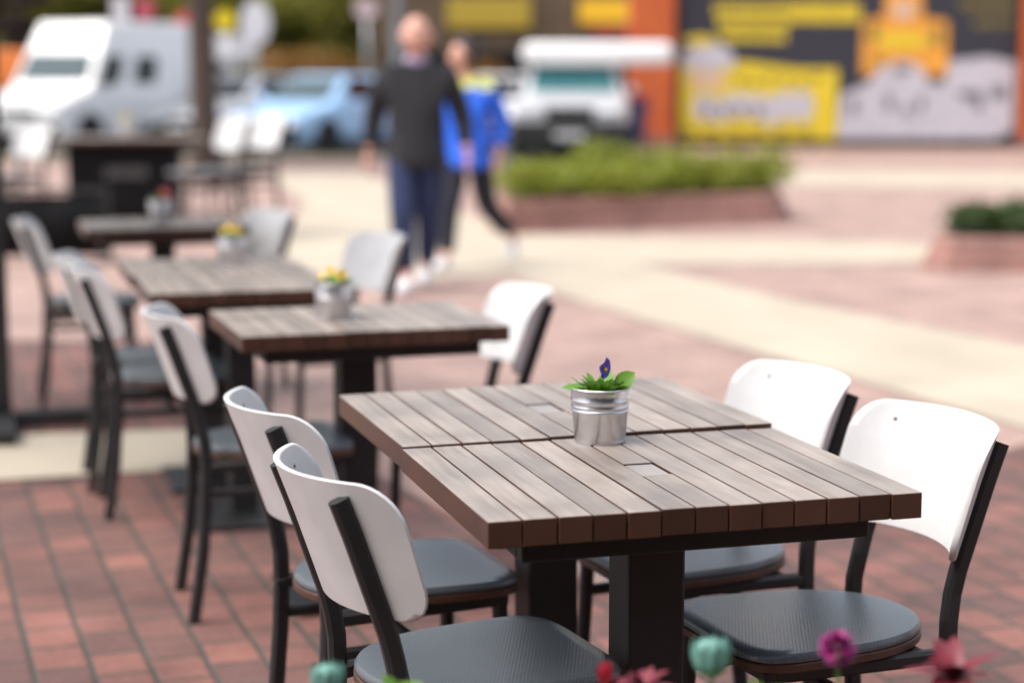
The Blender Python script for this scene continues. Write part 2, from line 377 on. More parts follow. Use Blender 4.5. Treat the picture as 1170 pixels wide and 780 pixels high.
# ------------------------------------------------------------------ chair
def make_chair(label, group):
    t = thing('cafe_chair', label, 'chair', group=group)
    # seat outline: wide at the front (+x), rounded at the rear
    def outline(grow=0.0):
        pts = []
        for k in range(64):
            a = 2*math.pi*k/64; ca, sa = math.cos(a), math.sin(a)
            n = 5.0 if ca > 0 else 2.3
            r = (abs(ca)**n+abs(sa)**n)**(-1/n)
            x, y = r*ca*.200+.015, r*sa*.172
            y *= 1+.10*(x/.215)
            pts.append(Vector((x*(1+grow), y*(1+grow))))
        return pts
    def slab(rows, crown=0.0):
        bm = bmesh.new(); rings = []
        for g, z in rows: rings.append([bm.verts.new((p.x, p.y, z+crown*(p.x/.215)**2*.35)) for p in outline(g)])
        for a, b in zip(rings, rings[1:]):
            for k in range(64): bm.faces.new((a[k], a[(k+1)%64], b[(k+1)%64], b[k]))
        bm.faces.new(rings[0][::-1]); 
        c = bm.verts.new((0, 0, rows[-1][1]))
        for k in range(64): bm.faces.new((rings[-1][k], rings[-1][(k+1)%64], c))
        return bm
    obj('seat', slab([(-.01,.432), (0,.434), (0,.445), (-.012,.447)]), M['ply'], t, autosmooth=40)
    obj('cushion', slab([(-.02,.4475), (-.006,.450), (-.006,.457), (-.03,.4635), (-.15,.4645), (-.5,.462)]), M['weave'], t, autosmooth=50)
    # moulded back: arc in plan, leaned, rounded corners
    RR, HW, Z0, Z1, LEAN, TH2 = .250, .233, .568, .782, math.tan(R(19)), .0055
    def bx(z): return -.238-(z-.60)*LEAN-.10*max(0, z-.70)**1.0*.35
    def arc_pt(s, z, off):
        ph = s/RR
        xc = bx(z)+RR
        return Vector((xc-(RR+off)*math.cos(ph), (RR+off)*math.sin(ph), z))
    bm = bmesh.new(); nu, nv = 28, 22; rc = .058
    def hw(v):
        d0 = v*(Z1-Z0); d1 = (1-v)*(Z1-Z0); d = min(d0, d1)
        r = rc if d1 < d0 else .05
        base = HW-.012*(1-v)
        return base if d >= r else base-r+math.sqrt(max(0, r*r-(r-d)**2))
    grids = []
    for off in (-TH2, TH2):
        g = []
        for j in range(nv+1):
            v = .5-.5*math.cos(math.pi*j/nv)
            e = 0.0
            g.append([arc_pt((2*i/nu-1)*hw(v), Z0+v*(Z1-Z0), off) for i in range(nu+1)])
        grids.append([[bm.verts.new(p) for p in row] for row in g])
    for gi, g in enumerate(grids):
        for j in range(nv):
            for i in range(nu):
                q = (g[j][i], g[j][i+1], g[j+1][i+1], g[j+1][i]); bm.faces.new(q if gi else q[::-1])
    rim = lambda g: [g[0][i] for i in range(nu+1)]+[g[j][nu] for j in range(1, nv+1)]+[g[nv][i] for i in range(nu-1, -1, -1)]+[g[j][0] for j in range(nv-1, 0, -1)]
    a, b = rim(grids[0]), rim(grids[1]); n = len(a)
    cen = sum((v.co for v in a), Vector())/n
    mids = []
    for k in range(n):
        mid = (a[k].co+b[k].co)/2
        tn = (a[(k+1)%n].co-a[k-1].co).normalized(); nn = (b[k].co-a[k].co).normalized()
        o = tn.cross(nn)
        if o.dot(mid-Vector((cen.x, 0, cen.z)) if abs(mid.z-cen.z) > .09 else Vector((0, mid.y, 0))) < 0: o = -o
        mids.append(bm.verts.new(mid+o*.0022))
    for k in range(n):
        bm.faces.new((a[k], a[(k+1)%n], mids[(k+1)%n], mids[k])); bm.faces.new((mids[k], mids[(k+1)%n], b[(k+1)%n], b[k]))
    back = obj('backrest', bm, M['white'], t, autosmooth=60)
    PY = .145; ph = math.asin(PY/RR); sag = RR*(1-math.cos(ph))
    for s in (-1, 1):
        for zz in (.752, .60):
            q = arc_pt(s*.150, zz, -TH2); bm = bmesh.new()
            nrm = Vector((math.cos(.60), -s*math.sin(.60), 0))
            rot = nrm.to_track_quat('Z', 'Y').to_matrix().to_4x4()
            lathe(bm, [(.0, .002), (.003, .0018), (.0042, .0)], 12)
            bm.transform(Matrix.Translation(q) @ rot)
            obj('screw', bm, M['screw'], back, smooth=True)
        post = [(bx(z)+sag-.013-TH2, s*PY, z) for z in (.758, .73, .70, .66, .62, .58, .545)]
        x0 = post[-1][0]
        post += [(x0+.010, s*PY, .505), (x0+.018, s*(PY+.004), .46), (x0+.020, s*(PY+.006), .40), (x0+.016, s*(PY+.008), .30), (x0+.006, s*(PY+.010), .18), (x0-.010, s*(PY+.012), .08), (x0-.022, s*(PY+.014), .004)]
        bm = bmesh.new(); bar(bm, post, .024, .030); obj('leg', bm, M['steel'], t)
        bm = bmesh.new(); bar(bm, [(.165, s*.140, .426), (.170, s*.143, .3), (.178, s*.148, .15), (.186, s*.152, .004)], .026, .026); obj('leg', bm, M['steel'], t)
        bm = bmesh.new(); bar(bm, [(x0+.030, s*(PY+.008), .335), (0, s*.150, .335), (.160, s*.142, .335)], .018, .022); obj('stretcher', bm, M['steel'], t)
        # curled strap from post to the seat
    xr = -.232+sag-.01
    bm = bmesh.new()
    for s in (-1, 1): bar(bm, [(xr+.012, s*.148, .412), (xr+.05, s*.150, .418), (.0, s*.146, .4185), (.180, s*.140, .4185)], .022, .026)
    bar(bm, [(.165, -.128, .4185), (.165, .128, .4185)], .026, .024, side=Vector((1,0,0)))
    bar(bm, [(-.12, -.14, .4185), (-.12, .14, .4185)], .026, .024, side=Vector((1,0,0)))
    obj('seat_frame', bm, M['steel'], t)
    bm = bmesh.new(); bar(bm, [(.0, -.145, .335), (.0, .145, .335)], .020, .020, side=Vector((1,0,0))); obj('stretcher', bm, M['steel'], t)
    for c in t.children:
        if c.name.split('.')[0] in ('seat', 'cushion', 'seat_frame'): c.data.transform(Matrix.Translation((0, 0, -.018)))
    return t
GC = 'white backed cafe chairs with black steel legs'
chair = make_chair('nearest white-backed chair at the left, its curved back seen from behind over the flower trough', GC)
chair.location = (-.070, 2.853, 0); chair.rotation_euler = (0, 0, ROW+R(8))
def cchair(x, y, rz, lab): return copy_tree(chair, (x, y, 0), rz, lab)
cchair(-.232, 3.40, ROW+R(7), 'white-backed chair partly hidden behind the nearest left chair, facing the far joined table')
rr = ROW+R(180)
cchair(.523, 3.075, rr+R(5), 'nearest white-backed chair at the right corner of the front table')
cchair(.360, 3.555, rr+R(5), 'white-backed chair at the right, beyond the corner chair, beside the joined far table')
cchair(-.645, 4.70, ROW, 'blurred white-backed chair left of the table with yellow pansies')
cchair(-1.10, 5.80, ROW, 'left-hand chair nearer of the overlapping two at the third table')
cchair(-1.24, 6.18, ROW, 'left-hand chair farther of the overlapping two, mostly hidden behind its neighbour')
cchair(-1.81, 7.78, ROW, 'far left white-backed chair beside the dark furniture, facing the pink flower table')
def rchair(px, py, lab, tw=0):
    q = G(px, py, .80); a = ROW+R(tw); return cchair(q.x-.29*math.cos(a), q.y-.29*math.sin(a), a+R(180), lab)
rchair(620, 322, 'white-backed chair alone right of the second table, in front of the plaza')
rchair(450, 262, 'white-backed chair right of the third table, below the bald man', 14)
rchair(322, 236, 'white-backed chair just behind the pot of pale yellow flowers', 20)
f1 = G(236, 274); cchair(f1.x, f1.y, R(212), 'far white-backed chair in front of the tree trunk, right of the dark panelled counter').scale = (1.34,)*3
f2 = G(270, 272); cchair(f2.x, f2.y+.4, R(225), 'far white-backed chair overlapping the one by the tree trunk, on its right').scale = (1.34,)*3
f3 = G(16, 268); cchair(f3.x, f3.y, R(230), 'far white-backed chair left of the dark panelled counter').scale = (1.2,)*3

cf = thing('added_shade_building', 'unseen dark timber front with a charcoal awning, added behind the camera for shade', 'building', (1.5, -2.4, 0))  # unseen building, added behind the camera to deepen shade around the near tables
bm = bmesh.new(); box(bm, (0, -.2, 2.4), (15, .4, 4.8)); obj('wall', bm, mat('dark_timber', (.05,.035,.028), .7, var=.3, vscale=3), cf)
for k in range(4):
    bm = bmesh.new(); xx = -5.2+3.4*k
    for sx in (-1, 1): box(bm, (xx+sx*1.1, .02, 1.5), (.1, .1, 2.2)); box(bm, (xx, .021, 1.5+sx*1.15), (2.3, .1, .1))
    f = obj('window', bm, M['steel'], cf); bm = bmesh.new(); box(bm, (xx, .01, 1.5), (2.1, .03, 2.2)); obj('pane', bm, M['glass'], f)
bm = bmesh.new(); a = [bm.verts.new(p) for p in ((-6, 0, 3.3), (6, 0, 3.3), (6, 2.5, 2.75), (-6, 2.5, 2.75), (6, 2.5, 2.5), (-6, 2.5, 2.5))]
bm.faces.new(a[:4]); bm.faces.new((a[3], a[2], a[4], a[5])); aw = obj('awning', bm, mat('awning_canvas', (.03,.028,.03), .9), cf)
so = aw.modifiers.new('solid', 'SOLIDIFY'); so.thickness = .01

# ------------------------------------------------------------------ flower pots
def leafblade(bm, base, d, up, L, W, curl=.3, n=6):
    d = Vector(d).normalized(); up = Vector(up).normalized(); s = d.cross(up).normalized(); up = s.cross(d)
    rows = []
    for i in range(n+1):
        t = i/n; wd = W*math.sin(math.pi*min(1, t*.96+.03))**.7*.5
        c = Vector(base)+d*L*t-up*curl*L*t*t
        rows.append([bm.verts.new(c-s*wd+up*wd*.25), bm.verts.new(c), bm.verts.new(c+s*wd+up*wd*.25)])
    for a, b in zip(rows, rows[1:]):
        for k in range(2): bm.faces.new((a[k], a[k+1], b[k+1], b[k]))
def make_pot(label, loc, kind, seed, group):
    rnd = random.Random(seed)
    t = thing('flower_pot', label, 'flower pot', loc, rnd.uniform(0, 6), group)
    bm = bmesh.new(); H = .094
    prof = [(0, .003), (.041, .003), (.0415, .0), (.0435, .0), (.0445, .003), (.0435, .006)]
    def rad(z): return .0435+.0085*z/H
    z = .008
    prof.append((rad(z), z))
    for zc in (.056, .063, .074):
        prof += [(rad(zc-.003), zc-.003), (rad(zc)+.0013, zc-.0012), (rad(zc)+.0013, zc+.0006), (rad(zc+.0025)-.0004, zc+.0026)]
    prof += [(rad(.086), .086), (rad(H)-.0005, H-.002), (rad(H)+.0016, H-.001), (rad(H)+.0020, H+.0006), (rad(H)+.0008, H+.0018), (rad(H)-.0014, H+.0004), (rad(H)-.0016, H-.004), (.047, .07), (.0, .068)]
    lathe(bm, prof, 56); obj('bucket', bm, M['zinc'], t, autosmooth=50)
    bm = bmesh.new(); lathe(bm, [(.0482, .074), (.0486, .080), (.03, .083), (0, .084)], 30); obj('soil', bm, M['soil'], t, smooth=True)
    bm = bmesh.new()
    for k in range(60):
        a = rnd.uniform(0, 6.28); r0 = rnd.uniform(.005, .028)
        el = rnd.uniform(.42, 1.15)
        d = (math.cos(a)*math.cos(el), math.sin(a)*math.cos(el), math.sin(el))
        base = (r0*math.cos(a), r0*math.sin(a), .087)
        leafblade(bm, base, d, (0, 0, 1), rnd.uniform(.020, .038), rnd.uniform(.010, .018), rnd.uniform(.05, .3))
    obj('foliage', bm, M['leaf'], t, smooth=True)
    def flower(c, d, sz, m, mc):
        st = bmesh.new(); tube(st, [(c[0]*.5, c[1]*.5, .082), (c[0]*.8, c[1]*.8, (.082+c[2])/2), c], .0013, 6); obj('stem', st, M['leaf'], t)
        bm = bmesh.new(); d = Vector(d).normalized(); q = d.to_track_quat('Z', 'Y').to_matrix().to_4x4()
        for k in range(5):
            a = k*2*math.pi/5+.3
            b2 = bmesh.new(); leafblade(b2, (0, 0, 0), (math.cos(a), math.sin(a), .25), (0, 0, 1), sz*(1.15 if k in (1, 2) else .95), sz*1.15, .12)
            me = bpy.data.meshes.new('tmp'); b2.to_mesh(me); b2.free(); me.transform(Matrix.Translation(c) @ q); bm.from_mesh(me); bpy.data.meshes.remove(me)
        f = obj('flower', bm, m, t, smooth=True)
        bm = bmesh.new(); bmesh.ops.create_uvsphere(bm, u_segments=10, v_segments=8, radius=sz*.2, matrix=Matrix.Translation(Vector(c)+d*sz*.15))
        obj('flower_centre', bm, mc, f, smooth=True)
    if kind == 'violet':
        t.rotation_euler = (0, 0, 0)
        bm = bmesh.new()
        leafblade(bm, (.026, .01, .09), (.7, -.1, .62), (-.3, -.9, .3), .044, .032, .1); obj('large_leaf', bm, M['leaf'], t, smooth=True); bm = bmesh.new(); leafblade(bm, (-.02, -.01, .088), (-.9, -.1, .28), (0, -.4, .9), .046, .024, .15)
        obj('large_leaf', bm, M['leaf'], t, smooth=True); bm = bmesh.new()
        leafblade(bm, (.0, -.025, .085), (.5, -.75, .35), (0, 0, 1), .036, .02, .3); leafblade(bm, (.0, -.02, .088), (-.4, -.7, .3), (0, 0, 1), .034, .02, .3)
        obj('small_leaf', bm, M['leaf'], t, smooth=True)
        flower((.006, -.004, .126), (.75, -.55, -.1), .0185, M['purple'], M['yellow'])
    elif kind == 'yellow':
        flower((-.006, -.012, .124), (-.2, -1, .3), .013, M['yellow'], M['purple']); flower((.022, -.014, .113), (.2, -1, .2), .016, M['yellow'], M['purple']); flower((-.03, .0, .108), (-.6, -.8, .4), .010, M['yellow'], M['purple'])
        t.rotation_euler = (0, 0, 0)
    else:
        t.rotation_euler = (0, 0, 0)
        flower((.018, -.01, .128), (0, -1, .3), .019, M['pink'], M['yellow']); flower((.034, .01, .118), (.2, -1, .3), .016, M['pink'], M['yellow'])
    return t
GP = 'zinc flower pots on the tables'
q = front+TB*(TL/2-.028)+TA*(.012); make_pot('zinc pot of violet pansies on the nearest joined tables', (.152, 3.112, TH+.001), 'violet', 5, GP)
q = G(380, 366, TH); make_pot('zinc pot with yellow pansies on the second table', (q.x, q.y+.04, TH+.001), 'yellow', 6, GP)
q = G(263, 303, TH); make_pot('zinc pot with one bright yellow bloom on the fourth table', (q.x, q.y+.04, TH+.001), 'yellow', 7, GP)
make_pot('pot with a pink bloom on the far plank table', (t5.x-.02, t5.y+.08, TH+.001), 'pink', 8, GP)

# ------------------------------------------------------------------ foreground flower trough (just below the frame)
TRY, TRZ = 2.02, .60
tr = thing('flower_trough', 'dark wooden flower trough on legs in the foreground', 'planter', (.12, TRY, 0))
bm = bmesh.new()
for sy in (-1, 1): box(bm, (0, sy*.11, TRZ-.11), (1.36, .02, .22), bev=.004)
for sx in (-1, 1): box(bm, (sx*.67, 0, TRZ-.11), (.02, .198, .22), bev=.004)
box(bm, (0, 0, TRZ-.205), (1.318, .198, .015))
obj('trough_box', bm, M['ply'], tr)
for sx in (-1, 1):
    for sy in (-1, 1):
        bm = bmesh.new(); box(bm, (sx*.62, sy*.085, (TRZ-.2205)/2), (.04, .04, TRZ-.2205), bev=.003); obj('leg', bm, M['steel'], tr)
bm = bmesh.new(); box(bm, (0, 0, TRZ-.10), (1.316, .196, .19)); obj('soil', bm, M['soil'], tr)
tealm = mat('teal_bud', (.13,.29,.25), .6, var=.15, vscale=60); mag = mat('magenta_petal', (.32,.012,.17), .5, var=.2, vscale=80)
redm = mat('red_petal', (.15,.008,.020), .45, var=.25, vscale=50); corm = mat('coral_petal', (.50,.03,.06), .45, var=.15, vscale=50)
ZS = TRZ-.006
def gp(px, py, y=TRY):            # point of the trough's plants seen at that pixel
    d = G(px, py, 0)-Vector((0, 0, CAMH)); t = y/d.y; return Vector((0, 0, CAMH))+d*t
def fplant(name, label, cat, px, py, kind, r=.02, dy=0, seed=1, group=None):
    rnd = random.Random(seed); top = gp(px, py, TRY+dy)
    t = thing(name, label, cat, (top.x, top.y, ZS), 0, group); h = top.z-ZS
    if kind in ('bud', 'globe'):
        bm = bmesh.new(); tube(bm, [(0, 0, -.02), (.004, 0, h*.5), (0, 0, h-r*.5)], .0025, 8); obj('stem', bm, M['leaf'], t, smooth=True)
    if kind == 'bud':
        bm = bmesh.new(); lathe(bm, [(0, h-r*1.1), (r*.6, h-r*.95), (r*.95, h-r*.4), (r, h+.0), (r*.92, h+r*.45), (r*.6, h+r*.85), (0, h+r*1.02)], 20)
        for k in range(10):
            a = k*.628; leafblade(bm, (r*.8*math.cos(a), r*.8*math.sin(a), h-r*.7), (math.cos(a)*.35, math.sin(a)*.35, 1), (math.cos(a), math.sin(a), 0), r*1.7, r*.7, .25)
        obj('bud', bm, tealm, t, smooth=True)
    elif kind == 'globe':
        bm = bmesh.new()
        for k in range(170):
            v = Vector((rnd.gauss(0, 1), rnd.gauss(0, 1), rnd.gauss(0, 1))).normalized()
            if v.z < -.75: continue
            b0 = Vector((0, 0, h))+v*r*.35
            leafblade(bm, b0, v, Vector((0, 0, 1)) if abs(v.z) < .9 else Vector((1, 0, 0)), r*.75, r*.38, .2, 3)
        obj('flower_head', bm, mag, t, smooth=True)
        bm = bmesh.new(); bmesh.ops.create_uvsphere(bm, u_segments=12, v_segments=8, radius=r*.3, matrix=Matrix.Translation((-r*.05, -r*.75, h-r*.25))); obj('flower_centre', bm, M['ply'], t, smooth=True)
    elif kind == 'spiky':
        bm = bmesh.new()
        for k in range(18):
            a = rnd.uniform(0, 6.28); el = rnd.uniform(.1, .95)
            leafblade(bm, (0, 0, h-r*.35), (math.cos(a)*math.cos(el), math.sin(a)*math.cos(el), math.sin(el)), (0, 0, 1), r*rnd.uniform(.7, 1.35), r*.48, rnd.uniform(0, .3), 4)
        obj('flower_head', bm, redm, t, smooth=True)
        bm = bmesh.new(); tube(bm, [(0, 0, -.02), (0, 0, h-r*.3)], .003, 8); obj('stem', bm, M['leaf'], t, smooth=True)
    elif kind == 'petal':
        bm = bmesh.new()
        for k in range(5):
            a = k*1.257; leafblade(bm, (0, 0, h-r), (math.cos(a)*.3, math.sin(a)*.3, 1), (math.cos(a), math.sin(a), 0), r*2, r*1.1, .1, 5)
        obj('flower_head', bm, corm, t, smooth=True)
        bm = bmesh.new(); tube(bm, [(0, 0, -.02), (0, 0, h-r*.8)], .003, 8); obj('stem', bm, M['leaf'], t, smooth=True)
    # low leaves
    bm = bmesh.new(); lm = M['leaf']
    for k in range(12 if kind != 'leafy' else 22):
        a = rnd.uniform(0, 6.28); el = rnd.uniform(.2, 1.0)
        L = min(rnd.uniform(.5, 1.0)*h, .15)
        leafblade(bm, (0, 0, -.004), (math.cos(a)*math.cos(el), math.sin(a)*math.cos(el), math.sin(el)), (0, 0, 1), L, L*.32, .35)
    if kind == 'leafy':
        leafblade(bm, (-.035, 0, h*.45), (1, -.1, .75), (-.4, -.8, .5), .075, .024, .3); leafblade(bm, (.02, 0, h*.5), (-.5, 0, .7), (0, -.8, .5), .05, .02, .2)
    obj('foliage', bm, lm, t, smooth=True)
fplant('succulent', 'round teal bud at the bottom left in front of chair legs', 'plant', 374, 776, 'bud', .018, 0, 1)
fplant('leafy_plant', 'bright green leaf tip in front of the nearest left chair leg', 'plant', 448, 764, 'leafy', .02, .02, 2)
fplant('succulent', 'taller round teal bud in front of the table column', 'plant', 812, 750, 'bud', .021, 0, 3)
fplant('magenta_flower', 'round magenta bloom in front of the near right seat', 'flower', 957, 740, 'globe', .021, 0, 4)
fplant('red_flower', 'spiky dark red bloom at the bottom right over the bricks', 'flower', 1088, 758, 'spiky', .052, 0, 5)
fplant('red_flower', 'coral red petals at the bottom centre before the dark table base', 'flower', 692, 770, 'petal', .014, -.02, 6)
fplant('red_flower', 'dull red spiky bloom low beside the coral petals', 'flower', 735, 774, 'spiky', .030, .04, 7)
fplant('leafy_plant', 'pale green arching leaf between the taller teal bud and magenta bloom', 'plant', 870, 772, 'leafy', .02, .01, 8)

# ------------------------------------------------------------------ parasol off to the left
pq = G(3, 490); PX, PY_ = pq.x, pq.y
pa = thing('parasol', 'black parasol post with long steel foot at the left edge', 'parasol', (PX, PY_, 0), ROW)
bm = bmesh.new(); box(bm, (.0, 0, .045), (.86, .09, .05), bev=.006); box(bm, (0, .0, .042), (.09, .85, .044), bev=.006); obj('foot', bm, M['steel'], pa)
bm = bmesh.new(); box(bm, (0, 0, 1.32), (.075, .075, 2.5), bev=.008); obj('pole', bm, M['steel'], pa)
bm = bmesh.new(); n = 8; rim = []; top = bm.verts.new((0, 0, 2.95))
for k in range(n): rim.append(bm.verts.new((1.05*math.cos(k*math.pi/4+.39), 1.05*math.sin(k*math.pi/4+.39), 2.40)))
low = [bm.verts.new((v.co.x*1.002, v.co.y*1.002, 2.22)) for v in rim]
for k in range(n):
    bm.faces.new((rim[k], rim[(k+1)%n], top)); bm.faces.new((low[k], low[(k+1)%n], rim[(k+1)%n], rim[k]))
cano = obj('canopy', bm, mat('charcoal_canvas', (.035,.033,.035), .9), pa)
so = cano.modifiers.new('solid', 'SOLIDIFY'); so.thickness = .006
for k in range(n):
    bm = bmesh.new(); tube(bm, [(0, 0, 2.86), (1.02*math.cos(k*math.pi/4+.39), 1.02*math.sin(k*math.pi/4+.39), 2.385)], .009, 6); obj('rib', bm, M['steel'], pa)

# ------------------------------------------------------------------ far terrace: banners, tables
def banner(name, label, x, y, wd, h, rz):
    t = thing(name, label, 'barrier', (x, y, 0), rz)
    for s in (-1, 1):
        bm = bmesh.new(); tube(bm, [(s*wd/2, 0, .02), (s*wd/2, 0, h+.04)], .02, 10); lathe(bm, [(.14, 0), (.14, .012), (.03, .022)], 24, (s*wd/2, 0, 0)); obj('post', bm, M['steel'], t, autosmooth=40)
    bm = bmesh.new(); tube(bm, [(-wd/2, 0, h+.02), (wd/2, 0, h+.02)], .014, 8); obj('rail', bm, M['steel'], t)
    bm = bmesh.new(); nx = 24; a = []; 
    for off in (-.004, .004):
        a.append([[bm.verts.new((-wd/2+.02+(wd-.04)*i/nx, off+.012*math.sin(i*.7), .05+(h-.06)*j)) for i in range(nx+1)] for j in (0, 1)])
    for g in a:
        for i in range(nx): bm.faces.new((g[0][i], g[0][i+1], g[1][i+1], g[1][i]))
    for j in (0, 1):
        for i in range(nx): bm.faces.new((a[0][j][i], a[0][j][i+1], a[1][j][i+1], a[1][j][i]))
    for i in (0, nx): bm.faces.new((a[0][0][i], a[0][1][i], a[1][1][i], a[1][0][i]))
    cl = obj('cloth', bm, M['black'], t, smooth=True)
    return t
bq = G(138, 252)
ct = thing('counter_table', 'wide brown topped counter on a black panelled base with faint grey lettering', 'counter', (bq.x, bq.y+.3, 0), R(4))
bm = bmesh.new()
for k in range(6): box(bm, (0, -.335+.134*k, .785), (1.56, .131, .045), bev=.004)
obj('counter_top', bm, M['wood'], ct)
bm = bmesh.new(); box(bm, (0, 0, .40), (1.06, .56, .70), bev=.008); box(bm, (0, 0, .025), (1.0, .5, .05)); pb = obj('base', bm, M['black'], ct)
x0 = -.15                         # lettering too blurred to read in the photograph: bare letter strokes
bm = bmesh.new()
for k, wl in enumerate((.05, .045, .05, .045, .05, .05)):
    box(bm, (x0, -.283, .47), (.012, .004, .10)); box(bm, (x0+wl*.6, -.283, .47), (.012, .004, .10))
    box(bm, (x0+wl*.3, -.2832, .47+(.04 if k%2 else -.04)), (wl*.6, .004, .014)); x0 += wl+.022
obj('lettering', bm, mat('grey_print', (.20,.19,.19), .7), pb)
bq2 = G(52, 300); banner('barrier_banner', 'low black cafe barrier at the left behind the far left chair', bq2.x, bq2.y, .95, .52, R(8))
q = bq
make_pot('dark pot with a yellow bloom on the brown topped counter before the white van', (q.x+.02, q.y+.3, .809), 'yellow', 12, GP).scale = (1.5, 1.5, 1.6)

# ------------------------------------------------------------------ planters with shrubs
def leafcloud(bm, ells, n, size, rnd, flat=0.0):
    for k in range(n):
        c, r = ells[rnd.randrange(len(ells))]
        v = Vector((rnd.gauss(0, 1), rnd.gauss(0, 1), rnd.gauss(0, 1))).normalized()*(rnd.random()**.4)
        p = Vector(c)+Vector((v.x*r[0], v.y*r[1], v.z*r[2]))
        if p.z < .02: continue
        d = Vector((rnd.gauss(0, 1), rnd.gauss(0, 1), rnd.gauss(0, .7))).normalized()
        s = d.cross(Vector((rnd.gauss(0, 1), rnd.gauss(0, 1), rnd.gauss(0, 1)))).normalized()
        L = size*rnd.uniform(.6, 1.3)
        a = [bm.verts.new(p-d*L*.5), bm.verts.new(p+s*L*.28+d*L*.05), bm.verts.new(p+d*L*.5), bm.verts.new(p-s*L*.28+d*L*.05)]
        bm.faces.new(a)
shrubm = leafmat('lime_shrub_leaf', (.12,.16,.015), (.38,.40,.04), trans=.35); dshrub = leafmat('dark_shrub_leaf', (.025,.05,.015), (.09,.14,.03))
def planter(label, poly, h, soilh):
    t = thing('brick_planter', label, 'planter', (0, 0, 0))
    bm = bmesh.new(); n = len(poly); cx = sum(p[0] for p in poly)/n; cy = sum(p[1] for p in poly)/n
    t.location = (cx, cy, 0); P = [Vector((x-cx, y-cy)) for x, y in poly]; I = [p*(1-.22/p.length) for p in P]
    T_ = [p*(1-.13/p.length) for p in P]; rings = [[bm.verts.new((p.x, p.y, z)) for p in ps] for ps, z in ((P, 0), (T_, h-.03), ([p*(1-.16/p.length) for p in P], h), (I, h), (I, soilh-.1))]
    for a, b in zip(rings, rings[1:]):
        for k in range(n): bm.faces.new((a[k], a[(k+1)%n], b[(k+1)%n], b[k]))
    obj('planter_wall', bm, M['wallbrick'], t)
    bm = bmesh.new(); bm.faces.new([bm.verts.new((p.x, p.y, soilh)) for p in I]); obj('soil', bm, M['soil'], t)
    return t
A0 = G(572, 268); A1 = G(905, 256)
planter('long low red brick planter full of lime shrubs behind the walking couple', [(A0.x, A0.y), (A1.x-.35, A1.y-.16), (A1.x-.12, A1.y-.05), (A1.x+.02, A1.y+.2), (A1.x+.10, A1.y+.6), (A1.x+.16, A1.y+2.2), (A1.x+.05, A1.y+2.6), (A1.x-.3, A1.y+2.8), (A0.x+.1, A0.y+3.4), (A0.x-.1, A0.y+3.0), (A0.x-.1, A0.y+.3)], .30, .24)
def shrub(x, y, z, r, h, m, label, group, seed):
    rnd = random.Random(seed)
    t = thing('shrub', label, 'shrub', (x, y, z), rnd.uniform(0, 6), group)
    bm = bmesh.new(); ells = [((rnd.uniform(-.5, .5)*r, rnd.uniform(-.5, .5)*r, h*rnd.uniform(.35, .6)), (r*.6, r*.6, h*.45)) for k in range(7)]
    leafcloud(bm, ells, 1100, .062, rnd); obj('foliage', bm, m, t)
    bm = bmesh.new()
    for k in range(5):
        a = k*1.25; tube(bm, [(0, 0, -.02), (math.cos(a)*r*.3, math.sin(a)*r*.3, h*.6)], .008, 5)
    obj('stem', bm, M['bark'], t)
    return t
sh0 = shrub(A0.x+.35, A0.y+.8, .24, .42, .42, shrubm, 'lime green shrub growing in the long brick planter', 'lime shrubs in the long planter', 21)
sh1 = shrub(A0.x+1.0, A0.y+.85, .24, .45, .40, shrubm, 'lime green shrub growing in the long brick planter', 'lime shrubs in the long planter', 22)
rnd = random.Random(4); k = 0
ax = (A1-A0)
for row, off in enumerate((.75, 1.5, 2.3)):
    for i in range(6):
        if row == 0 and i < 2: continue
        u = .10+.15*i+rnd.uniform(-.02, .02); p = A0+ax*u
        copy_tree((sh0, sh1)[k%2], (p.x, p.y+off+rnd.uniform(-.1, .1), .24), rnd.uniform(0, 6), 'lime green shrub growing in the long brick planter', 'lime shrubs in the long planter', (rnd.uniform(.8, 1.1), rnd.uniform(.8, 1.1), rnd.uniform(.55, 1.3))); k += 1
B0 = G(1050, 311); 
planter('low red brick planter with dark shrubs at the right edge', [(B0.x+.18, B0.y-.05), (B0.x+2.8, B0.y-.35), (B0.x+2.8, B0.y+2.0), (B0.x+.85, B0.y+2.0), (B0.x+.60, B0.y+1.7), (B0.x+.12, B0.y+.5), (B0.x+.05, B0.y+.15)], .25, .20)
d0 = shrub(B0.x+.62, B0.y+.72, .20, .34, .26, dshrub, 'dark green shrub in the right-hand brick planter', 'dark shrubs in the right planter', 31)
for i in range(7):
    copy_tree(d0, (B0.x+.75+.34*(i%4)+.12+(i//4)*.15, B0.y+.68+.75*(i//4)+rnd.uniform(-.1, .1), .20), rnd.uniform(0, 6), 'dark green shrub in the right-hand brick planter', 'dark shrubs in the right planter', (1.05, 1.05, rnd.uniform(.8, 1.2)))
# verge in front of the cars
grass = leafmat('verge_grass', (.09,.12,.02), (.2,.22,.05))
bm = bmesh.new(); rnd = random.Random(9)
for k in range(5000):
    x = rnd.uniform(-14, -2.3); y = rnd.uniform(30.4, 31.4); a = rnd.uniform(0, 6.28); h = rnd.uniform(.05, .16); dx, dy = math.cos(a)*.02, math.sin(a)*.02
    bm.faces.new([bm.verts.new((x-dx, y-dy, .012)), bm.verts.new((x+dx, y+dy, .012)), bm.verts.new((x+rnd.uniform(-.04, .04), y+rnd.uniform(-.04, .04), .012+h))])
tag(obj('grass', bm, grass), 'strip of short grass along the kerb before the parked cars', 'grass', kind='stuff')
sheet('verge', [(-14.2, 30.22), (-2.2, 30.22), (-2.2, 31.5), (-14.2, 31.5)], .022, mat('verge_soil', (.10,.075,.04), .9, var=.3))

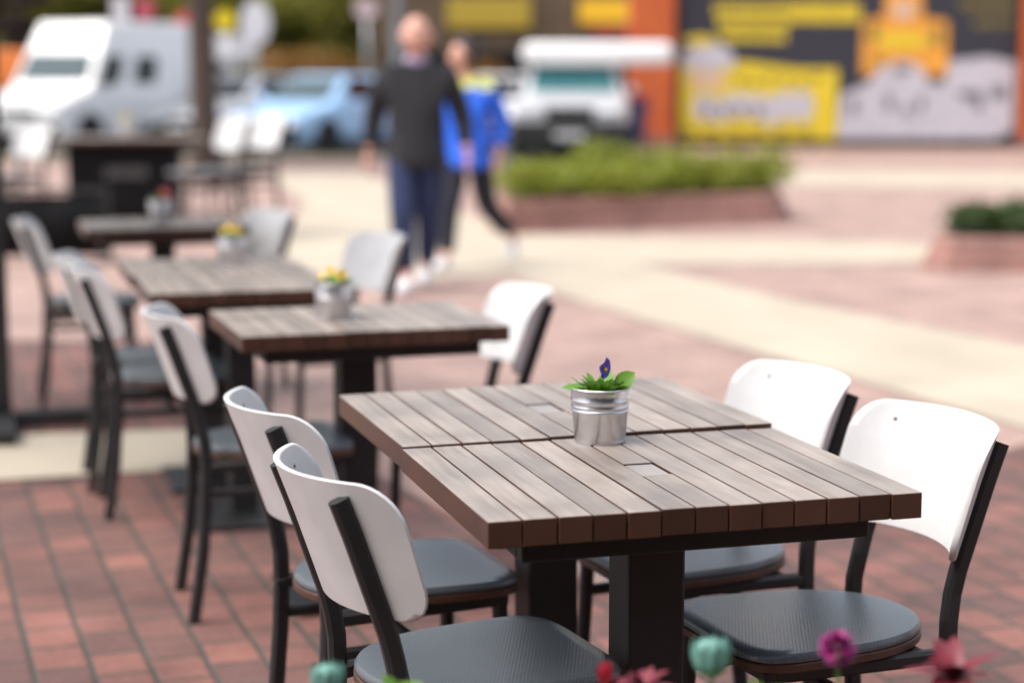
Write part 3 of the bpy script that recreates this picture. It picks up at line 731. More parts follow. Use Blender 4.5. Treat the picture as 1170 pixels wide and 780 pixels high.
# ------------------------------------------------------------------ brick front with pillars and hoarding
FY = 37.0
def X(px, y): return (px-585)/FPX*y*1.0
def Z(py, y): return CAMH+(91.8-py)*y/FPX
orange = brickmat('orange_brick', (.60,.12,.02), (.50,.085,.018), (.40,.13,.05), .22, .075, wall=True, msize=.008, stain=.12)
def pillar(label, x0, x1):
    t = thing('brick_pillar', label, 'pillar', ((x0+x1)/2, FY, 0)); wd = x1-x0
    bm = bmesh.new(); box(bm, (0, 0, 2.6), (wd, .8, 5.2), bev=.01); obj('shaft', bm, orange, t)
    bm = bmesh.new(); box(bm, (0, 0, .12), (wd+.08, .88, .24), bev=.015); obj('plinth', bm, M['wallbrick'], t)
    bm = bmesh.new(); box(bm, (0, 0, 5.26), (wd+.14, .94, .12), bev=.02); obj('cap', bm, M['concrete'], t)
pillar('orange brick pillar left of the big hoarding', X(717, FY), X(766, FY))
pillar('orange brick pillar at the right edge of the hoarding', X(1157, FY), X(1215, FY))
bb = thing('hoarding', 'big dark hoarding with yellow, orange and white pictures between the pillars', 'billboard', ((X(770, FY)+X(1156, FY))/2, FY-.1, 0))
cxb = bb.location.x
hd = mat('hoarding_navy', (.028,.028,.040), .5); hy = mat('hoarding_yellow', (.72,.54,.025), .5, var=.08); ho = mat('hoarding_orange', (.75,.33,.04), .5, var=.15, vscale=3)
hw_ = mat('hoarding_white', (.52,.50,.55), .5, var=.1, vscale=4); hg = mat('hoarding_grey', (.13,.12,.15), .5, var=.3, vscale=5); holive = mat('hoarding_olive', (.25,.19,.03), .5); hp = mat('hoarding_flesh', (.66,.45,.32), .5)
xl, xr_ = X(770, FY)-cxb, X(1156, FY)-cxb
bm = bmesh.new(); box(bm, ((xl+xr_)/2, 0, 2.25), (xr_-xl-.02, .06, 4.1)); obj('panel', bm, hd, bb)
bm = bmesh.new()
for z in (.14, 4.36): box(bm, ((xl+xr_)/2, -.01, z), (xr_-xl, .12, .12))
for x in (xl+.04, xr_-.04): box(bm, (x, -.012, 2.25), (.08, .12, 4.1))
obj('frame', bm, M['steel'], bb)
def art(name, polys, m, lay):
    bm = bmesh.new(); y = -.034-.006*lay
    for k, poly in enumerate(polys):
        d = .0005*(k % 8)
        xzprism(bm, [(X(px, FY)-cxb, Z(py, FY)) for px, py in poly], y-d, y+.0025-d)
        if name != 'lettering': obj(name, bm, m, bb); bm = bmesh.new()
    if name == 'lettering': obj(name, bm, m, bb)
    else: bm.free()
def ell(cx, cy, rx, ry, n=20, a0=0, a1=6.2832): return [(cx+rx*math.cos(a0+(a1-a0)*k/n), cy+ry*math.sin(a0+(a1-a0)*k/n)) for k in range(n)]
art('yellow_field', [[(773,164),(773,74)]+[(773+k*12, 70+6*math.sin(k*.5)) for k in range(7)]+[(870,74),(905,79),(952,79),(952,164),(940,170),(925,163),(910,169),(890,162),(868,169),(850,161),(830,169),(808,162),(790,169)]], hy, 1)
# rows of lettering strokes, unreadable in the photograph
rows = []
rnd = random.Random(2)
for (x0, x1, y0, y1) in ((812,890,8,20),(816,892,24,35),(820,888,39,49),(895,972,6,28)):
    x = x0
    while x < x1:
        wd = rnd.uniform(4, 7); rows.append([(x, y0), (x+wd, y0), (x+wd, y1), (x, y1)]); x += wd+1.3
art('lettering', rows, hy, 2)
for (x0, x1, y0, y1) in ((1088,1148,4,13),(1104,1146,24,32)):
    rows = []; x = x0
    while x < x1:
        wd = rnd.uniform(2, 4); rows.append([(x, y0), (x+wd, y0), (x+wd, y1), (x, y1)]); x += wd+1.8
    art('lettering', rows, holive, 2)
art('white_shape', [ell(806, 66, 28, 15), [(778,60),(834,64),(836,78),(778,80)]], hw_, 3)
art('flesh_shape', [ell(805, 92, 22, 10)], hp, 3)
art('cap_shape', [ell(796, 48, 18, 6)], hy, 4)
art('white_row', [ell(800+k*19, 122+3*math.sin(k*2), 11, 15 if k < 4 else 18) for k in range(7)], hw_, 3)
art('grey_marks', [ell(806+k*19, 126, 4, 8) for k in range(4)], hg, 4)
art('olive_marks', [ell(842+k*17, 92+4*math.sin(k*2.1), 7, 3) for k in range(6)]+[ell(785+k*26, 150, 9, 4) for k in range(6)], holive, 2)
art('orange_shape', [[(978,86),(978,24),(1002,22),(1004,-12),(1044,-12),(1046,22),(1074,26),(1076,86)]], ho, 2)
art('pale_shape', [ell(1024, 14, 14, 11)], hp, 4)
art('yellow_shape', [ell(1024, 48, 30, 9)], hy, 3)
art('amber_marks', [ell(990, 40, 6, 12), ell(1062, 44, 6, 12), ell(996, 70, 9, 5)], holive, 3)
art('white_crowd', [[(952,158),(956,108),(985,96),(1000,78),(1022,70),(1042,74),(1056,96),(1072,96),(1078,70),(1120,66),(1152,72),(1158-5,100),(1152,148),(1130,158)]], hw_, 5)
art('dark_marks', [ell(1100,108,14,5), ell(1134,106,9,9), ell(1112,118,5,9), ell(970,122,5,10), ell(1010,118,5,9), ell(1046,118,4,9), ell(1030,126,4,8), ell(1024,80,10,5)], hg, 6)
# wall behind and low wall under the hoarding
bm = bmesh.new(); box(bm, (X(960, FY)+1.0, FY+.9, 2.4), (9.5, .3, 4.8)); tag(obj('brick_wall', bm, orange), 'long brick wall rising behind the hoarding', 'wall')

# shop front far behind with two yellow fascia boards
SY = 52.0
sb = thing('shop_building', 'dark brown shop building far behind with two yellow fascia boards', 'building', (X(610, SY), SY, 0))
brown = mat('brown_render', (.11,.075,.045), .8, var=.3, vscale=1.5)
bm = bmesh.new(); box(bm, (0, 3, 2.6), (9, 6, 5.2)); obj('wall', bm, brown, sb)
bm = bmesh.new(); box(bm, (0, 3, 5.32), (9.4, 6.4, .24), bev=.03); obj('roof', bm, M['concrete'], sb)
for k in range(4):
    bm = bmesh.new(); xx = -3.3+2.2*k
    for s in (-1, 1): box(bm, (xx+s*.8, -.03, 1.25), (.08, .08, 1.9)); box(bm, (xx, -.031, 1.25+s*.92), (1.52, .08, .08))
    f = obj('window', bm, M['steel'], sb)
    bm = bmesh.new(); box(bm, (xx, -.01, 1.25), (1.52, .03, 1.76)); obj('pane', bm, M['glass'], f)
for nm, a0_, a1_, y0, y1, c in (('fascia', 660, 722, 2, 29, (.85,.50,.02)), ('fascia', 512, 606, 0, 34, (.42,.30,.03))):
    bm = bmesh.new(); xa, xb = X(a0_, SY)-sb.location.x, X(a1_, SY)-sb.location.x
    box(bm, ((xa+xb)/2, -.10, (Z(y0, SY)+Z(y1, SY))/2), (xb-xa, .14, Z(y0, SY)-Z(y1, SY)), bev=.02); f = obj(nm, bm, mat('fascia_yellow', c, .5, var=.1), sb)
bm = bmesh.new(); box(bm, (X(698, SY)-sb.location.x, -.12, Z(38, SY)), (1.1, .2, .28), bev=.03); obj('awning', bm, mat('dull_red', (.35,.06,.05), .6), sb)

# ------------------------------------------------------------------ vehicles
def loft(bm, rings):
    vs = [[bm.verts.new(p) for p in r] for r in rings]; n = len(vs[0])
    for a, b in zip(vs, vs[1:]):
        for k in range(n): bm.faces.new((a[k], a[(k+1)%n], b[(k+1)%n], b[k]))
    bm.faces.new(vs[0][::-1]); bm.faces.new(vs[-1])
def vehicle(name, label, cat, loc, rz, paintm, L=4.3, W=1.78, H=1.46, low=None, cab=None, lowbump=None, glass=None, group=None, wglass=None):
    """front towards local -Y; low: [(y, ztop, halfw)]; cab: [(y,z,halfw) belt-front, roof-front, roof-rear, belt-rear]"""
    t = thing(name, label, cat, loc, rz, group); hw = W/2
    bm = bmesh.new(); rings = []
    for (y, zt, h) in low:
        z0 = .24
        rings.append([(-h*.9, y, z0), (-h, y, z0+.12), (-h, y, zt-.18), (-h*.96, y, zt-.06), (-h*.84, y, zt), (h*.84, y, zt), (h*.96, y, zt-.06), (h, y, zt-.18), (h, y, z0+.12), (h*.9, y, z0)])
    loft(bm, rings); body = obj('body', bm, paintm, t, autosmooth=35)
    (yf, zf, hf), (yrf, zrf, hrf), (yrr, zrr, hrr), (yr, zr, hr) = cab
    bm = bmesh.new()
    base = [(-hf, yf, zf-.03), (hf, yf, zf-.03), (hr, yr, zr-.03), (-hr, yr, zr-.03)]
    roof = [(-hrf, yrf, zrf), (hrf, yrf, zrf), (hrr, yrr, zrr), (-hrr, yrr, zrr)]
    a = [bm.verts.new(p) for p in base]; b = [bm.verts.new(p) for p in roof]
    for k in range(4): bm.faces.new((a[k], a[(k+1)%4], b[(k+1)%4], b[k]))
    bm.faces.new(a[::-1]); tf = bm.faces.new(b)
    bmesh.ops.bevel(bm, geom=[e for e in bm.edges if all(v in b for v in e.verts)]+[e for e in bm.edges if (e.verts[0] in a) != (e.verts[1] in a)], offset=.07, segments=3, profile=.5, affect='EDGES')
    obj('roof', bm, paintm, t, autosmooth=40)
    g = glass or M['glass']
    def pane(nm, p, u0, u1, v0, v1, gm=None):
        p = [Vector(q) for q in p]
        def bl(u, v): return (p[0]*(1-u)+p[1]*u)*(1-v)+(p[3]*(1-u)+p[2]*u)*v
        q = [bl(u0, v0), bl(u1, v0), bl(u1, v1), bl(u0, v1)]
        n = (q[1]-q[0]).cross(q[3]-q[0]).normalized()
        bm = bmesh.new(); lo = [bm.verts.new(x-n*.012) for x in q]; hi = [bm.verts.new(x+n*.008) for x in q]
        for k in range(4): bm.faces.new((lo[k], lo[(k+1)%4], hi[(k+1)%4], hi[k]))
        bm.faces.new(lo[::-1]); bm.faces.new(hi); obj(nm, bm, gm or g, t)
    B = [Vector(p)+Vector((0, 0, .03)) for p in base]; Rr = [Vector(p) for p in roof]
    pane('windscreen', (B[0], B[1], Rr[1], Rr[0]), .07, .93, .10, .88 if cat != 'van' else .52, wglass)
    pane('rear_window', (B[2], B[3], Rr[3], Rr[2]), .10, .90, .15, .85)
    splits = ((.10, .47), (.53, .90)) if cat != 'van' else ((.05, .20), (.30, .48))
    for (u0, u1) in splits:
        pane('side_window', (B[1], B[2], Rr[2], Rr[1]), u0, u1, .12 if cat != 'van' else .05, .86 if cat != 'van' else .48)
        pane('side_window', (B[3], B[0], Rr[0], Rr[3]), 1-u1, 1-u0, .12 if cat != 'van' else .05, .86 if cat != 'van' else .48)
    yfr, yre = low[0][0], low[-1][0]; rw = .31 if H < 2 else .35
    for y in (yfr+.82, yre-.80):
        for s in (-1, 1):
            bm = bmesh.new(); lathe(bm, [(rw*.6, -.10), (rw-.03, -.11), (rw, -.07), (rw, .07), (rw-.03, .11), (rw*.6, .10)], 28, (s*(hw-.085), y, rw), 'Y')
            bm.transform(Matrix.Translation((s*(hw-.085), y, rw)) @ Matrix.Rotation(R(90), 4, 'Z') @ Matrix.Translation((-s*(hw-.085), -y, -rw)))
            wh = obj('wheel', bm, M['rubber'], t, autosmooth=40)
            bm = bmesh.new(); box(bm, (s*(hw-.085), y, rw), (.19, rw*1.15, .07)); 
            for q in range(1, 5): box(bm, (s*(hw-.0852), y, rw), (.188-.002*q, rw*1.15, .07), rot=Matrix.Rotation(q*R(36), 4, 'X'))
            obj('rim', bm, M['chrome'], wh)
            bm = bmesh.new(); lathe(bm, [(0, -.02), (rw+.06, -.02), (rw+.06, .012), (0, .012)], 28, (0, 0, 0), 'Y')
            bm.transform(Matrix.Translation((s*(hw-.010), y, rw+.01)) @ Matrix.Rotation(R(90), 4, 'Z')); obj('wheel_arch', bm, M['rubber'], t, smooth=False)
    zl = low[1][1]-.12
    for s in (-1, 1):
        bm = bmesh.new(); box(bm, (s*(hw*.68), yfr+.03, zl-.05), (hw*.42, .16, .15), bev=.04, seg=3); obj('headlight', bm, mat_head, t, smooth=True)
        bm = bmesh.new(); box(bm, (s*(hw*.78), yre-.03, low[-2][1]-.18), (hw*.26, .14, .22), bev=.03); obj('tail_light', bm, mat_tail, t)
        bm = bmesh.new(); box(bm, (s*(hf+.13), yf+.28, zf+.08), (.17, .10, .13), bev=.035); obj('mirror', bm, paintm if cat != 'van' else M['black'], t, smooth=True)
    bm = bmesh.new(); box(bm, (0, yfr-.01, .40), (W*.86, .16, .26), bev=.05); box(bm, (0, yfr+.0, zl-.08), (W*.40, .12, .14), bev=.03); obj('grille', bm, lowbump or M['black'], t)
    if H == 1.8:
        bm = bmesh.new(); box(bm, (0, yfr-.04, .42), (W*1.0, .30, .50), bev=.08); box(bm, (0, yfr-.02, .80), (W*.42, .12, .22), bev=.03); obj('bumper', bm, M['rubber'], t)
    bm = bmesh.new(); box(bm, (0, yfr-.20 if H == 1.8 else yfr-.10, .45), (.5, .02, .11), bev=.004); obj('number_plate', bm, M['white'], t)
    return t
mat_head = mat('headlamp_glass', (.65,.68,.70), .08, var=.1); mat_tail = mat('tail_lens', (.40,.015,.02), .2)
def hatch(name, label, loc, rz, pm, **k):
    return vehicle(name, label, 'car', loc, rz, pm, low=[(-2.15, .62, .70), (-2.08, .74, .82), (-1.7, .84, .88), (-1.0, .95, .89), (0, .98, .89), (1.2, 1.0, .89), (1.9, .98, .86), (2.12, .82, .78)],
        cab=[(-1.15, .95, .80), (-.35, 1.46, .60), (1.25, 1.44, .60), (1.95, .98, .76)], **k)
skyblue = paint('light_blue_paint', (.36,.58,.85), .18); silver = mat('silver_paint', (.55,.56,.58), .28, metal=.6, var=.03, coat=.6); whitep = paint('white_paint', (.78,.78,.78), .25)
navy = paint('navy_paint', (.02,.03,.12)); greyp = mat('grey_paint', (.38,.40,.41), .28, metal=.5, var=.03, coat=.6); orangep = paint('orange_paint', (.80,.20,.02))
paleglass = mat('painted_sky_glass', (.075,.105,.118), .3, var=.1, spec=.06)  # sky reflection put into the base colour; the surface itself hardly mirrors
def on(px, y): return (X(px, y), y, .010)
hatch('parked_car', 'light blue car with its pale bonnet turned to the square, left of the bald man', on(380, 34.5), R(-30), skyblue, wglass=paleglass)
hatch('parked_car', 'silver car beside the trunk, behind the white chair backs', on(284, 37.5), R(-28), silver)
hatch('parked_car', 'dark teal car roof between the yellow disc and the silver car', on(268, 43.5), R(15), paint('teal_paint', (.03,.09,.10)))
hatch('parked_car', 'white car roof glimpsed behind the amber shrubs', on(318, 49), R(60), whitep)
hatch('parked_car', 'grey car roof showing above the light blue car', on(345, 44), R(10), greyp)
hatch('parked_car', 'pale grey car glimpsed at the bald man\'s shoulder', on(435, 42), R(20), silver)
ov = vehicle('parked_van', 'orange van at the far left edge behind the white van', 'van', on(-38, 44), R(-70), orangep, W=1.9, H=2.1,
    low=[(-2.3, .70, .80), (-2.22, .95, .90), (-1.9, 1.05, .95), (-1.5, 1.14, .95), (0, 1.16, .95), (2.1, 1.16, .95), (2.3, 1.1, .93)],
    cab=[(-1.55, 1.12, .90), (-.85, 2.04, .78), (2.15, 2.06, .80), (2.28, 1.12, .90)])
hatch('parked_car', 'dark grey car behind the light blue car and the tree trunk', on(322, 41), R(-60), paint('dark_grey_paint', (.05,.055,.06)))
hatch('parked_car', 'pale silver car between the trunk and the light blue car, farthest back', on(300, 53), R(-75), silver)
hatch('parked_car', 'white car half hidden behind the person in blue', on(566, 38), R(5), whitep)
hatch('parked_car', 'dark slate car behind the white off-roader, left of its windscreen', on(606, 46), R(70), paint('slate_paint', (.06,.08,.10)))
hatch('parked_car', 'dark blue car in the row behind the bald man', on(455, 39), R(-70), navy)
suvp = paint('soft_white_paint', (.60,.60,.62))
suv = vehicle('parked_suv', 'white off-roader facing the square with a green tinted windscreen and roof box', 'car', on(656, 33.0), R(-4), suvp, W=1.95, H=1.8,
    low=[(-2.2, .80, .80), (-2.12, 1.0, .93), (-1.8, 1.08, .97), (-.9, 1.14, .97), (.2, 1.16, .97), (1.6, 1.16, .97), (2.2, 1.1, .93), (2.3, .9, .88)],
    cab=[(-.95, 1.12, .88), (-.40, 1.66, .76), (2.0, 1.66, .76), (2.25, 1.12, .86)], glass=M['teal'])
bm = bmesh.new(); box(bm, (.42, -.55, 1.80), (2.65, .75, .40), bev=.15, seg=4); rb = obj('roof_box', bm, whitep, suv, smooth=True)
bm = bmesh.new(); 
for y in (.25, .9): box(bm, (0, y, 1.672), (1.5, .05, .03))
obj('roof_rack', bm, M['black'], suv)
van = vehicle('parked_van', 'white high-roofed van with one small square side window, facing left', 'van', on(124, 36.5), R(-23), whitep, W=2.0, H=2.5,
    low=[(-2.7, .70, .80), (-2.62, .95, .92), (-2.2, 1.12, .99), (-1.7, 1.24, 1.0), (0, 1.26, 1.0), (2.4, 1.26, 1.0), (2.7, 1.2, .98)],
    cab=[(-1.75, 1.22, .94), (-.95, 2.46, .80), (2.55, 2.50, .84), (2.68, 1.22, .96)], glass=M['glass'], wglass=paleglass)
# wheeled bin
wb = thing('wheeled_bin', 'dark blue wheeled bin with a red lid beside the orange pillar', 'bin', (X(716, 35.2), 35.2, .0), R(10))
bm = bmesh.new(); lo = [(-.26, -.26), (.26, -.26), (.26, .26), (-.26, .26)]
a = [bm.verts.new((x, y, .08)) for x, y in lo]; b = [bm.verts.new((x*1.25, y*1.3, 1.0)) for x, y in lo]
for k in range(4): bm.faces.new((a[k], a[(k+1)%4], b[(k+1)%4], b[k]))
bm.faces.new(a[::-1]); bm.faces.new(b); obj('bin_body', bm, navy, wb)
bm = bmesh.new(); box(bm, (0, 0, 1.035), (.72, .74, .07), bev=.02); obj('lid', bm, mat('maroon_lid', (.25,.03,.06), .5), wb)
for s in (-1, 1):
    bm = bmesh.new(); lathe(bm, [(.0, -.03), (.1, -.03), (.1, .03), (0, .03)], 20, (0, 0, 0), 'Y'); bm.transform(Matrix.Translation((s*.25, .3, .1)) @ Matrix.Rotation(R(90), 4, 'Z')); obj('wheel', bm, M['rubber'], wb)

# ------------------------------------------------------------------ signs and posts
def post_sign(name, label, px, py, y, rx, rz_, m, shape='disc', postm=None, group=None):
    t = thing(name, label, 'sign', (X(px, y), y, 0), 0, group); z = Z(py, y)
    bm = bmesh.new(); tube(bm, [(0, .03, 0), (0, .03, z+rz_*.6)], .035, 10); obj('post', bm, postm or M['chrome'], t, smooth=True)
    bm = bmesh.new()
    if shape == 'disc': xzprism(bm, [(rx*math.cos(k*.2618), z+rz_*math.sin(k*.2618)) for k in range(24)], -.03, -.008)
    elif shape == 'tri': xzprism(bm, [(-rx, z+rz_*.4), (rx, z+rz_), (rx, z-rz_*.1), (rx*.3, z-rz_)], -.03, -.008)
    else: box(bm, (0, -.019, z), (rx*2, .022, rz_*2), bev=.008)
    obj('plate', bm, m, t)
    return t
sy = mat('sign_yellow', (.80,.60,.01), .4); sw = mat('sign_white', (.68,.66,.70), .4); srd = mat('sign_red', (.75,.06,.07), .4); spk = mat('sign_rose', (.50,.08,.12), .5)
post_sign('round_sign', 'round yellow sign on a post right of the tree trunk', 262, 25, 43, .24, .24, sy)
post_sign('oval_sign', 'tall pale oval sign right of the round yellow sign', 296, 28, 42.5, .34, .52, sw)
post_sign('board_sign', 'low pale board sign under the yellow disc', 270, 56, 43.5, .46, .30, sw, 'box')
post_sign('red_sign', 'red pennant-shaped sign above the rear end of the white van', 215, 27, 45, .26, .30, srd, 'tri')
post_sign('red_sign', 'dark rose board on a post above the middle of the white van', 172, 13, 46, .22, .26, spk, 'box')
post_sign('board_sign', 'narrow pale grey board sticking up over the roof of the white van', 145, 18, 46, .20, .45, sw, 'box')
post_sign('round_sign', 'small pinkish round sign at the top, left of the bald man', 421, 12, 44, .28, .24, mat('sign_pinkgrey', (.52,.40,.42), .5))
lp = thing('lamp_post', 'grey metal lamp post behind the bald man', 'lamp post', (X(456, 43), 43, 0))
bm = bmesh.new(); lathe(bm, [(.17, 0), (.17, .5), (.13, .55), (.11, 3), (.06, 7)], 16); tube(bm, [(0, 0, 6.9), (0, -.3, 7.3), (0, -1.0, 7.4)], .05, 8); obj('pole', bm, mat('grey_metal', (.22,.23,.24), .5, metal=.5), lp, smooth=True)
bm = bmesh.new(); box(bm, (0, -1.25, 7.38), (.3, .6, .14), bev=.05); obj('lamp_head', bm, M['steel'], lp)

# ------------------------------------------------------------------ trees
olive = leafmat('olive_leaf', (.18,.19,.035), (.38,.36,.07), trans=.5); green = leafmat('green_leaf', (.12,.17,.03), (.30,.36,.06), trans=.5); amber = leafmat('amber_leaf', (.16,.10,.02), (.38,.17,.03))
darkleaf = leafmat('dark_plum_leaf', (.022,.012,.014), (.07,.035,.04))
def tree(name, label, x, y, h, r, zc, m, n, tr_r, seed, group=None, low=0.0, sz=.26):
    rnd = random.Random(seed); t = thing(name, label, 'tree', (x, y, 0), 0, group)
    bm = bmesh.new()
    tube(bm, [(0, 0, -.1), (.03, 0, .4), (rnd.uniform(-.1, .1), rnd.uniform(-.1, .1), zc*.6), (rnd.uniform(-.2, .2), 0, zc), (0, 0, h*.93)], [tr_r*1.35, tr_r, tr_r*.85, tr_r*.6, .02], 12)
    for k in range(9):
        a = rnd.uniform(0, 6.28); z0 = zc*rnd.uniform(.55, 1.15); rr_ = r*rnd.uniform(.5, .85)
        tube(bm, [(0, 0, z0), (math.cos(a)*rr_*.5, math.sin(a)*rr_*.5, z0+r*.35), (math.cos(a)*rr_, math.sin(a)*rr_, z0+r*.55)], [tr_r*.4, tr_r*.25, .015], 7)
    obj('trunk', bm, M['bark'], t, smooth=True)
    bm = bmesh.new(); ells = []
    for k in range(22):
        v = Vector((rnd.gauss(0, 1), rnd.gauss(0, 1), rnd.gauss(0, 1))).normalized()*rnd.uniform(.35, .95)
        rr_ = r*rnd.uniform(.22, .42); ells.append(((v.x*r, v.y*r, max(low+.3, zc+v.z*(h-zc))), (rr_, rr_, rr_*.8)))
    leafcloud(bm, ells, n, sz, rnd); obj('crown', bm, m, t)
    return t
# the near trunk stands in front of the van; crown high above the frame
tree('street_tree', 'street tree whose bare brown trunk stands before the rear of the white van', X(235, 29), 29, 8.5, 2.6, 6.2, green, 5200, .225, 41, None, 3.6)
specs = [(-40,56,olive),(38,54,darkleaf),(95,60,olive),(160,60,olive),(255,57,olive),(330,60,green),(400,56,olive),(470,61,olive),(545,66,green),(640,70,olive)]
for i, (px, y, m) in enumerate(specs):
    lab = ['leafy olive tree above the orange van', 'dark plum tree above the front of the white van', 'bright olive tree above the windscreen of the white van', 'olive tree above the roof of the white van', 'olive tree behind the round yellow sign', 'green tree behind the tall pale oval sign', 'bright olive tree behind the small pinkish round sign', 'olive tree behind the grey lamp post', 'green tree above the darker yellow fascia', 'olive tree above the bright yellow fascia'][i]
    tree('background_tree', lab, X(px, y), y, (8.0+.4*(i%3)) if m is not darkleaf else 5.0, 3.0 if m is not darkleaf else 1.1, 4.6 if m is not darkleaf else 2.8, m, 5200 if m is not darkleaf else 2200, .24, 50+i, 'trees behind the car park', .9, .30)
for i, (px, y, lab) in enumerate(((335, 50, 'amber shrub in flower behind the pale grey car roofs'), (385, 51, 'amber shrub beside the lamp post'), (70, 52, 'amber shrub above the bonnet of the white van'), (548, 50.5, 'amber shrub showing behind the blue jacket'))):
    rnd = random.Random(80+i); t = thing('amber_shrub', lab, 'shrub', (X(px, y), y, 0))
    bm = bmesh.new(); leafcloud(bm, [((rnd.uniform(-.5, .5), rnd.uniform(-.4, .4), rnd.uniform(.6, 1.9)), (.6, .5, .5)) for k in range(8)], 1600, .16, rnd); obj('foliage', bm, amber, t)
    bm = bmesh.new(); tube(bm, [(0, 0, 0), (.05, 0, .8), (.1, 0, 1.6)], .03, 6); tube(bm, [(0, 0, .2), (-.3, 0, .9), (-.4, .1, 1.5)], .025, 6); obj('stem', bm, M['bark'], t)
rnd = random.Random(77); bm = bmesh.new()
ells = [((x, 66+rnd.uniform(-1.5, 1.5), rnd.uniform(.4, 8)), (1.4, 1.1, 1.2)) for x in [(-30+k*.45) for k in range(125)] for _ in range(2)]
leafcloud(bm, ells, 26000, .50, rnd); tag(obj('far_wood', bm, olive), 'belt of olive woodland closing the view behind the car park', 'woodland', kind='stuff')

# ------------------------------------------------------------------ people
def skin_mesh(verts, edges, radii, sub=2, root=0):
    me = bpy.data.meshes.new('tmp'); me.from_pydata([tuple(v) for v in verts], edges, [])
    o = bpy.data.objects.new('tmp', me); COL.objects.link(o)
    o.modifiers.new('s', 'SKIN').use_smooth_shade = True
    lay = me.skin_vertices[0].data
    for i, r in enumerate(radii): lay[i].radius = r if isinstance(r, tuple) else (r, r); lay[i].use_root = (i == root)
    sb_ = o.modifiers.new('d', 'SUBSURF'); sb_.levels = sub; sb_.render_levels = sub
    dg = bpy.context.evaluated_depsgraph_get(); dg.update()
    out = bpy.data.meshes.new_from_object(o.evaluated_get(dg))
    bpy.data.objects.remove(o); bpy.data.meshes.remove(me)
    return out
class Sk:
    def __init__(s): s.v = []; s.e = []; s.r = []
    def add(s, p, r, parent=None):
        s.v.append(Vector(p)); s.r.append(r)
        if parent is not None: s.e.append((parent, len(s.v)-1))
        return len(s.v)-1
    def chain(s, parent, pts):
        for p, r in pts: parent = s.add(p, r, parent)
        return parent
    def mesh(s, sub=2): return skin_mesh(s.v, s.e, s.r, sub)
def join(mes, name):
    bm = bmesh.new()
    for m in mes: bm.from_mesh(m)
    me = bpy.data.meshes.new(name); bm.to_mesh(me); bm.free()
    for m in mes: bpy.data.meshes.remove(m)
    return me
def head_mesh(c, yaw, tilt=0.0, s=1.0):
    bm = bmesh.new(); bmesh.ops.create_uvsphere(bm, u_segments=28, v_segments=22, radius=1)
    for v in bm.verts:
        x, y, z = v.co
        wx = .076*(1-.22*max(0, -z)**1.2); wy = .098; wz = .118
        p = Vector((x*wx, y*wy, z*wz))
        if z < -.2 and y > .2: p.y -= .03*(-z-.2)           # back of skull narrows to the neck
        if y < 0:                                            # face: -Y
            f = max(0, -y)
            p.y += .012*f*max(0, 1-abs(z-.05)*6)*(1 if abs(abs(x)-.38) < .25 else .2)     # eye sockets
            p.y -= .028*math.exp(-((x/.16)**2+((z+.18)/.2)**2))*f                         # nose
            p.y -= .006*math.exp(-((x/.35)**2+((z+.52)/.10)**2))*f                        # lips
            p.y -= .010*math.exp(-((x/.3)**2+((z+.85)/.2)**2))*f                          # chin
        v.co = p*s
    for sx in (-1, 1):
        bmesh.ops.create_uvsphere(bm, u_segments=10, v_segments=8, radius=1, matrix=Matrix.Translation((sx*.078*s, .012*s, .0)) @ Matrix.Diagonal((.012*s, .022*s, .034*s, 1)))
    bm.transform(Matrix.Translation(c) @ Matrix.Rotation(yaw, 4, 'Z') @ Matrix.Rotation(tilt, 4, 'X'))
    me = bpy.data.meshes.new('head'); bm.to_mesh(me); bm.free(); return me
def hand(sk, w, d, side, inward):
    """palm and five fingers from wrist index w; d = direction of the hand, inward = palm normal side, side = thumb side"""
    d = Vector(d).normalized(); inw = Vector(inward).normalized(); sd_ = Vector(side).normalized(); p0 = sk.v[w]
    meshes = []
    palm = Sk(); a = palm.add(p0, (.022, .026)); palm.chain(a, [(p0+d*.04, (.020, .034)), (p0+d*.085, (.015, .038))]); meshes.append(palm.mesh(2))
    for k, L in enumerate((.070, .078, .072, .056)):
        f = Sk(); o = p0+d*.075+sd_*(.027-.018*k); a = f.add(o, .010)
        f.chain(a, [(o+d*L*.4+inw*.004, .0095), (o+d*L*.72+inw*.016, .009), (o+d*L*.92+inw*.030, .0075)]); meshes.append(f.mesh(1))
    th = Sk(); o = p0+d*.03+sd_*.02; a = th.add(o, .012); th.chain(a, [(o+d*.025+sd_*.025+inw*.008, .011), (o+d*.055+sd_*.032+inw*.018, .009)]); meshes.append(th.mesh(1))
    return meshes
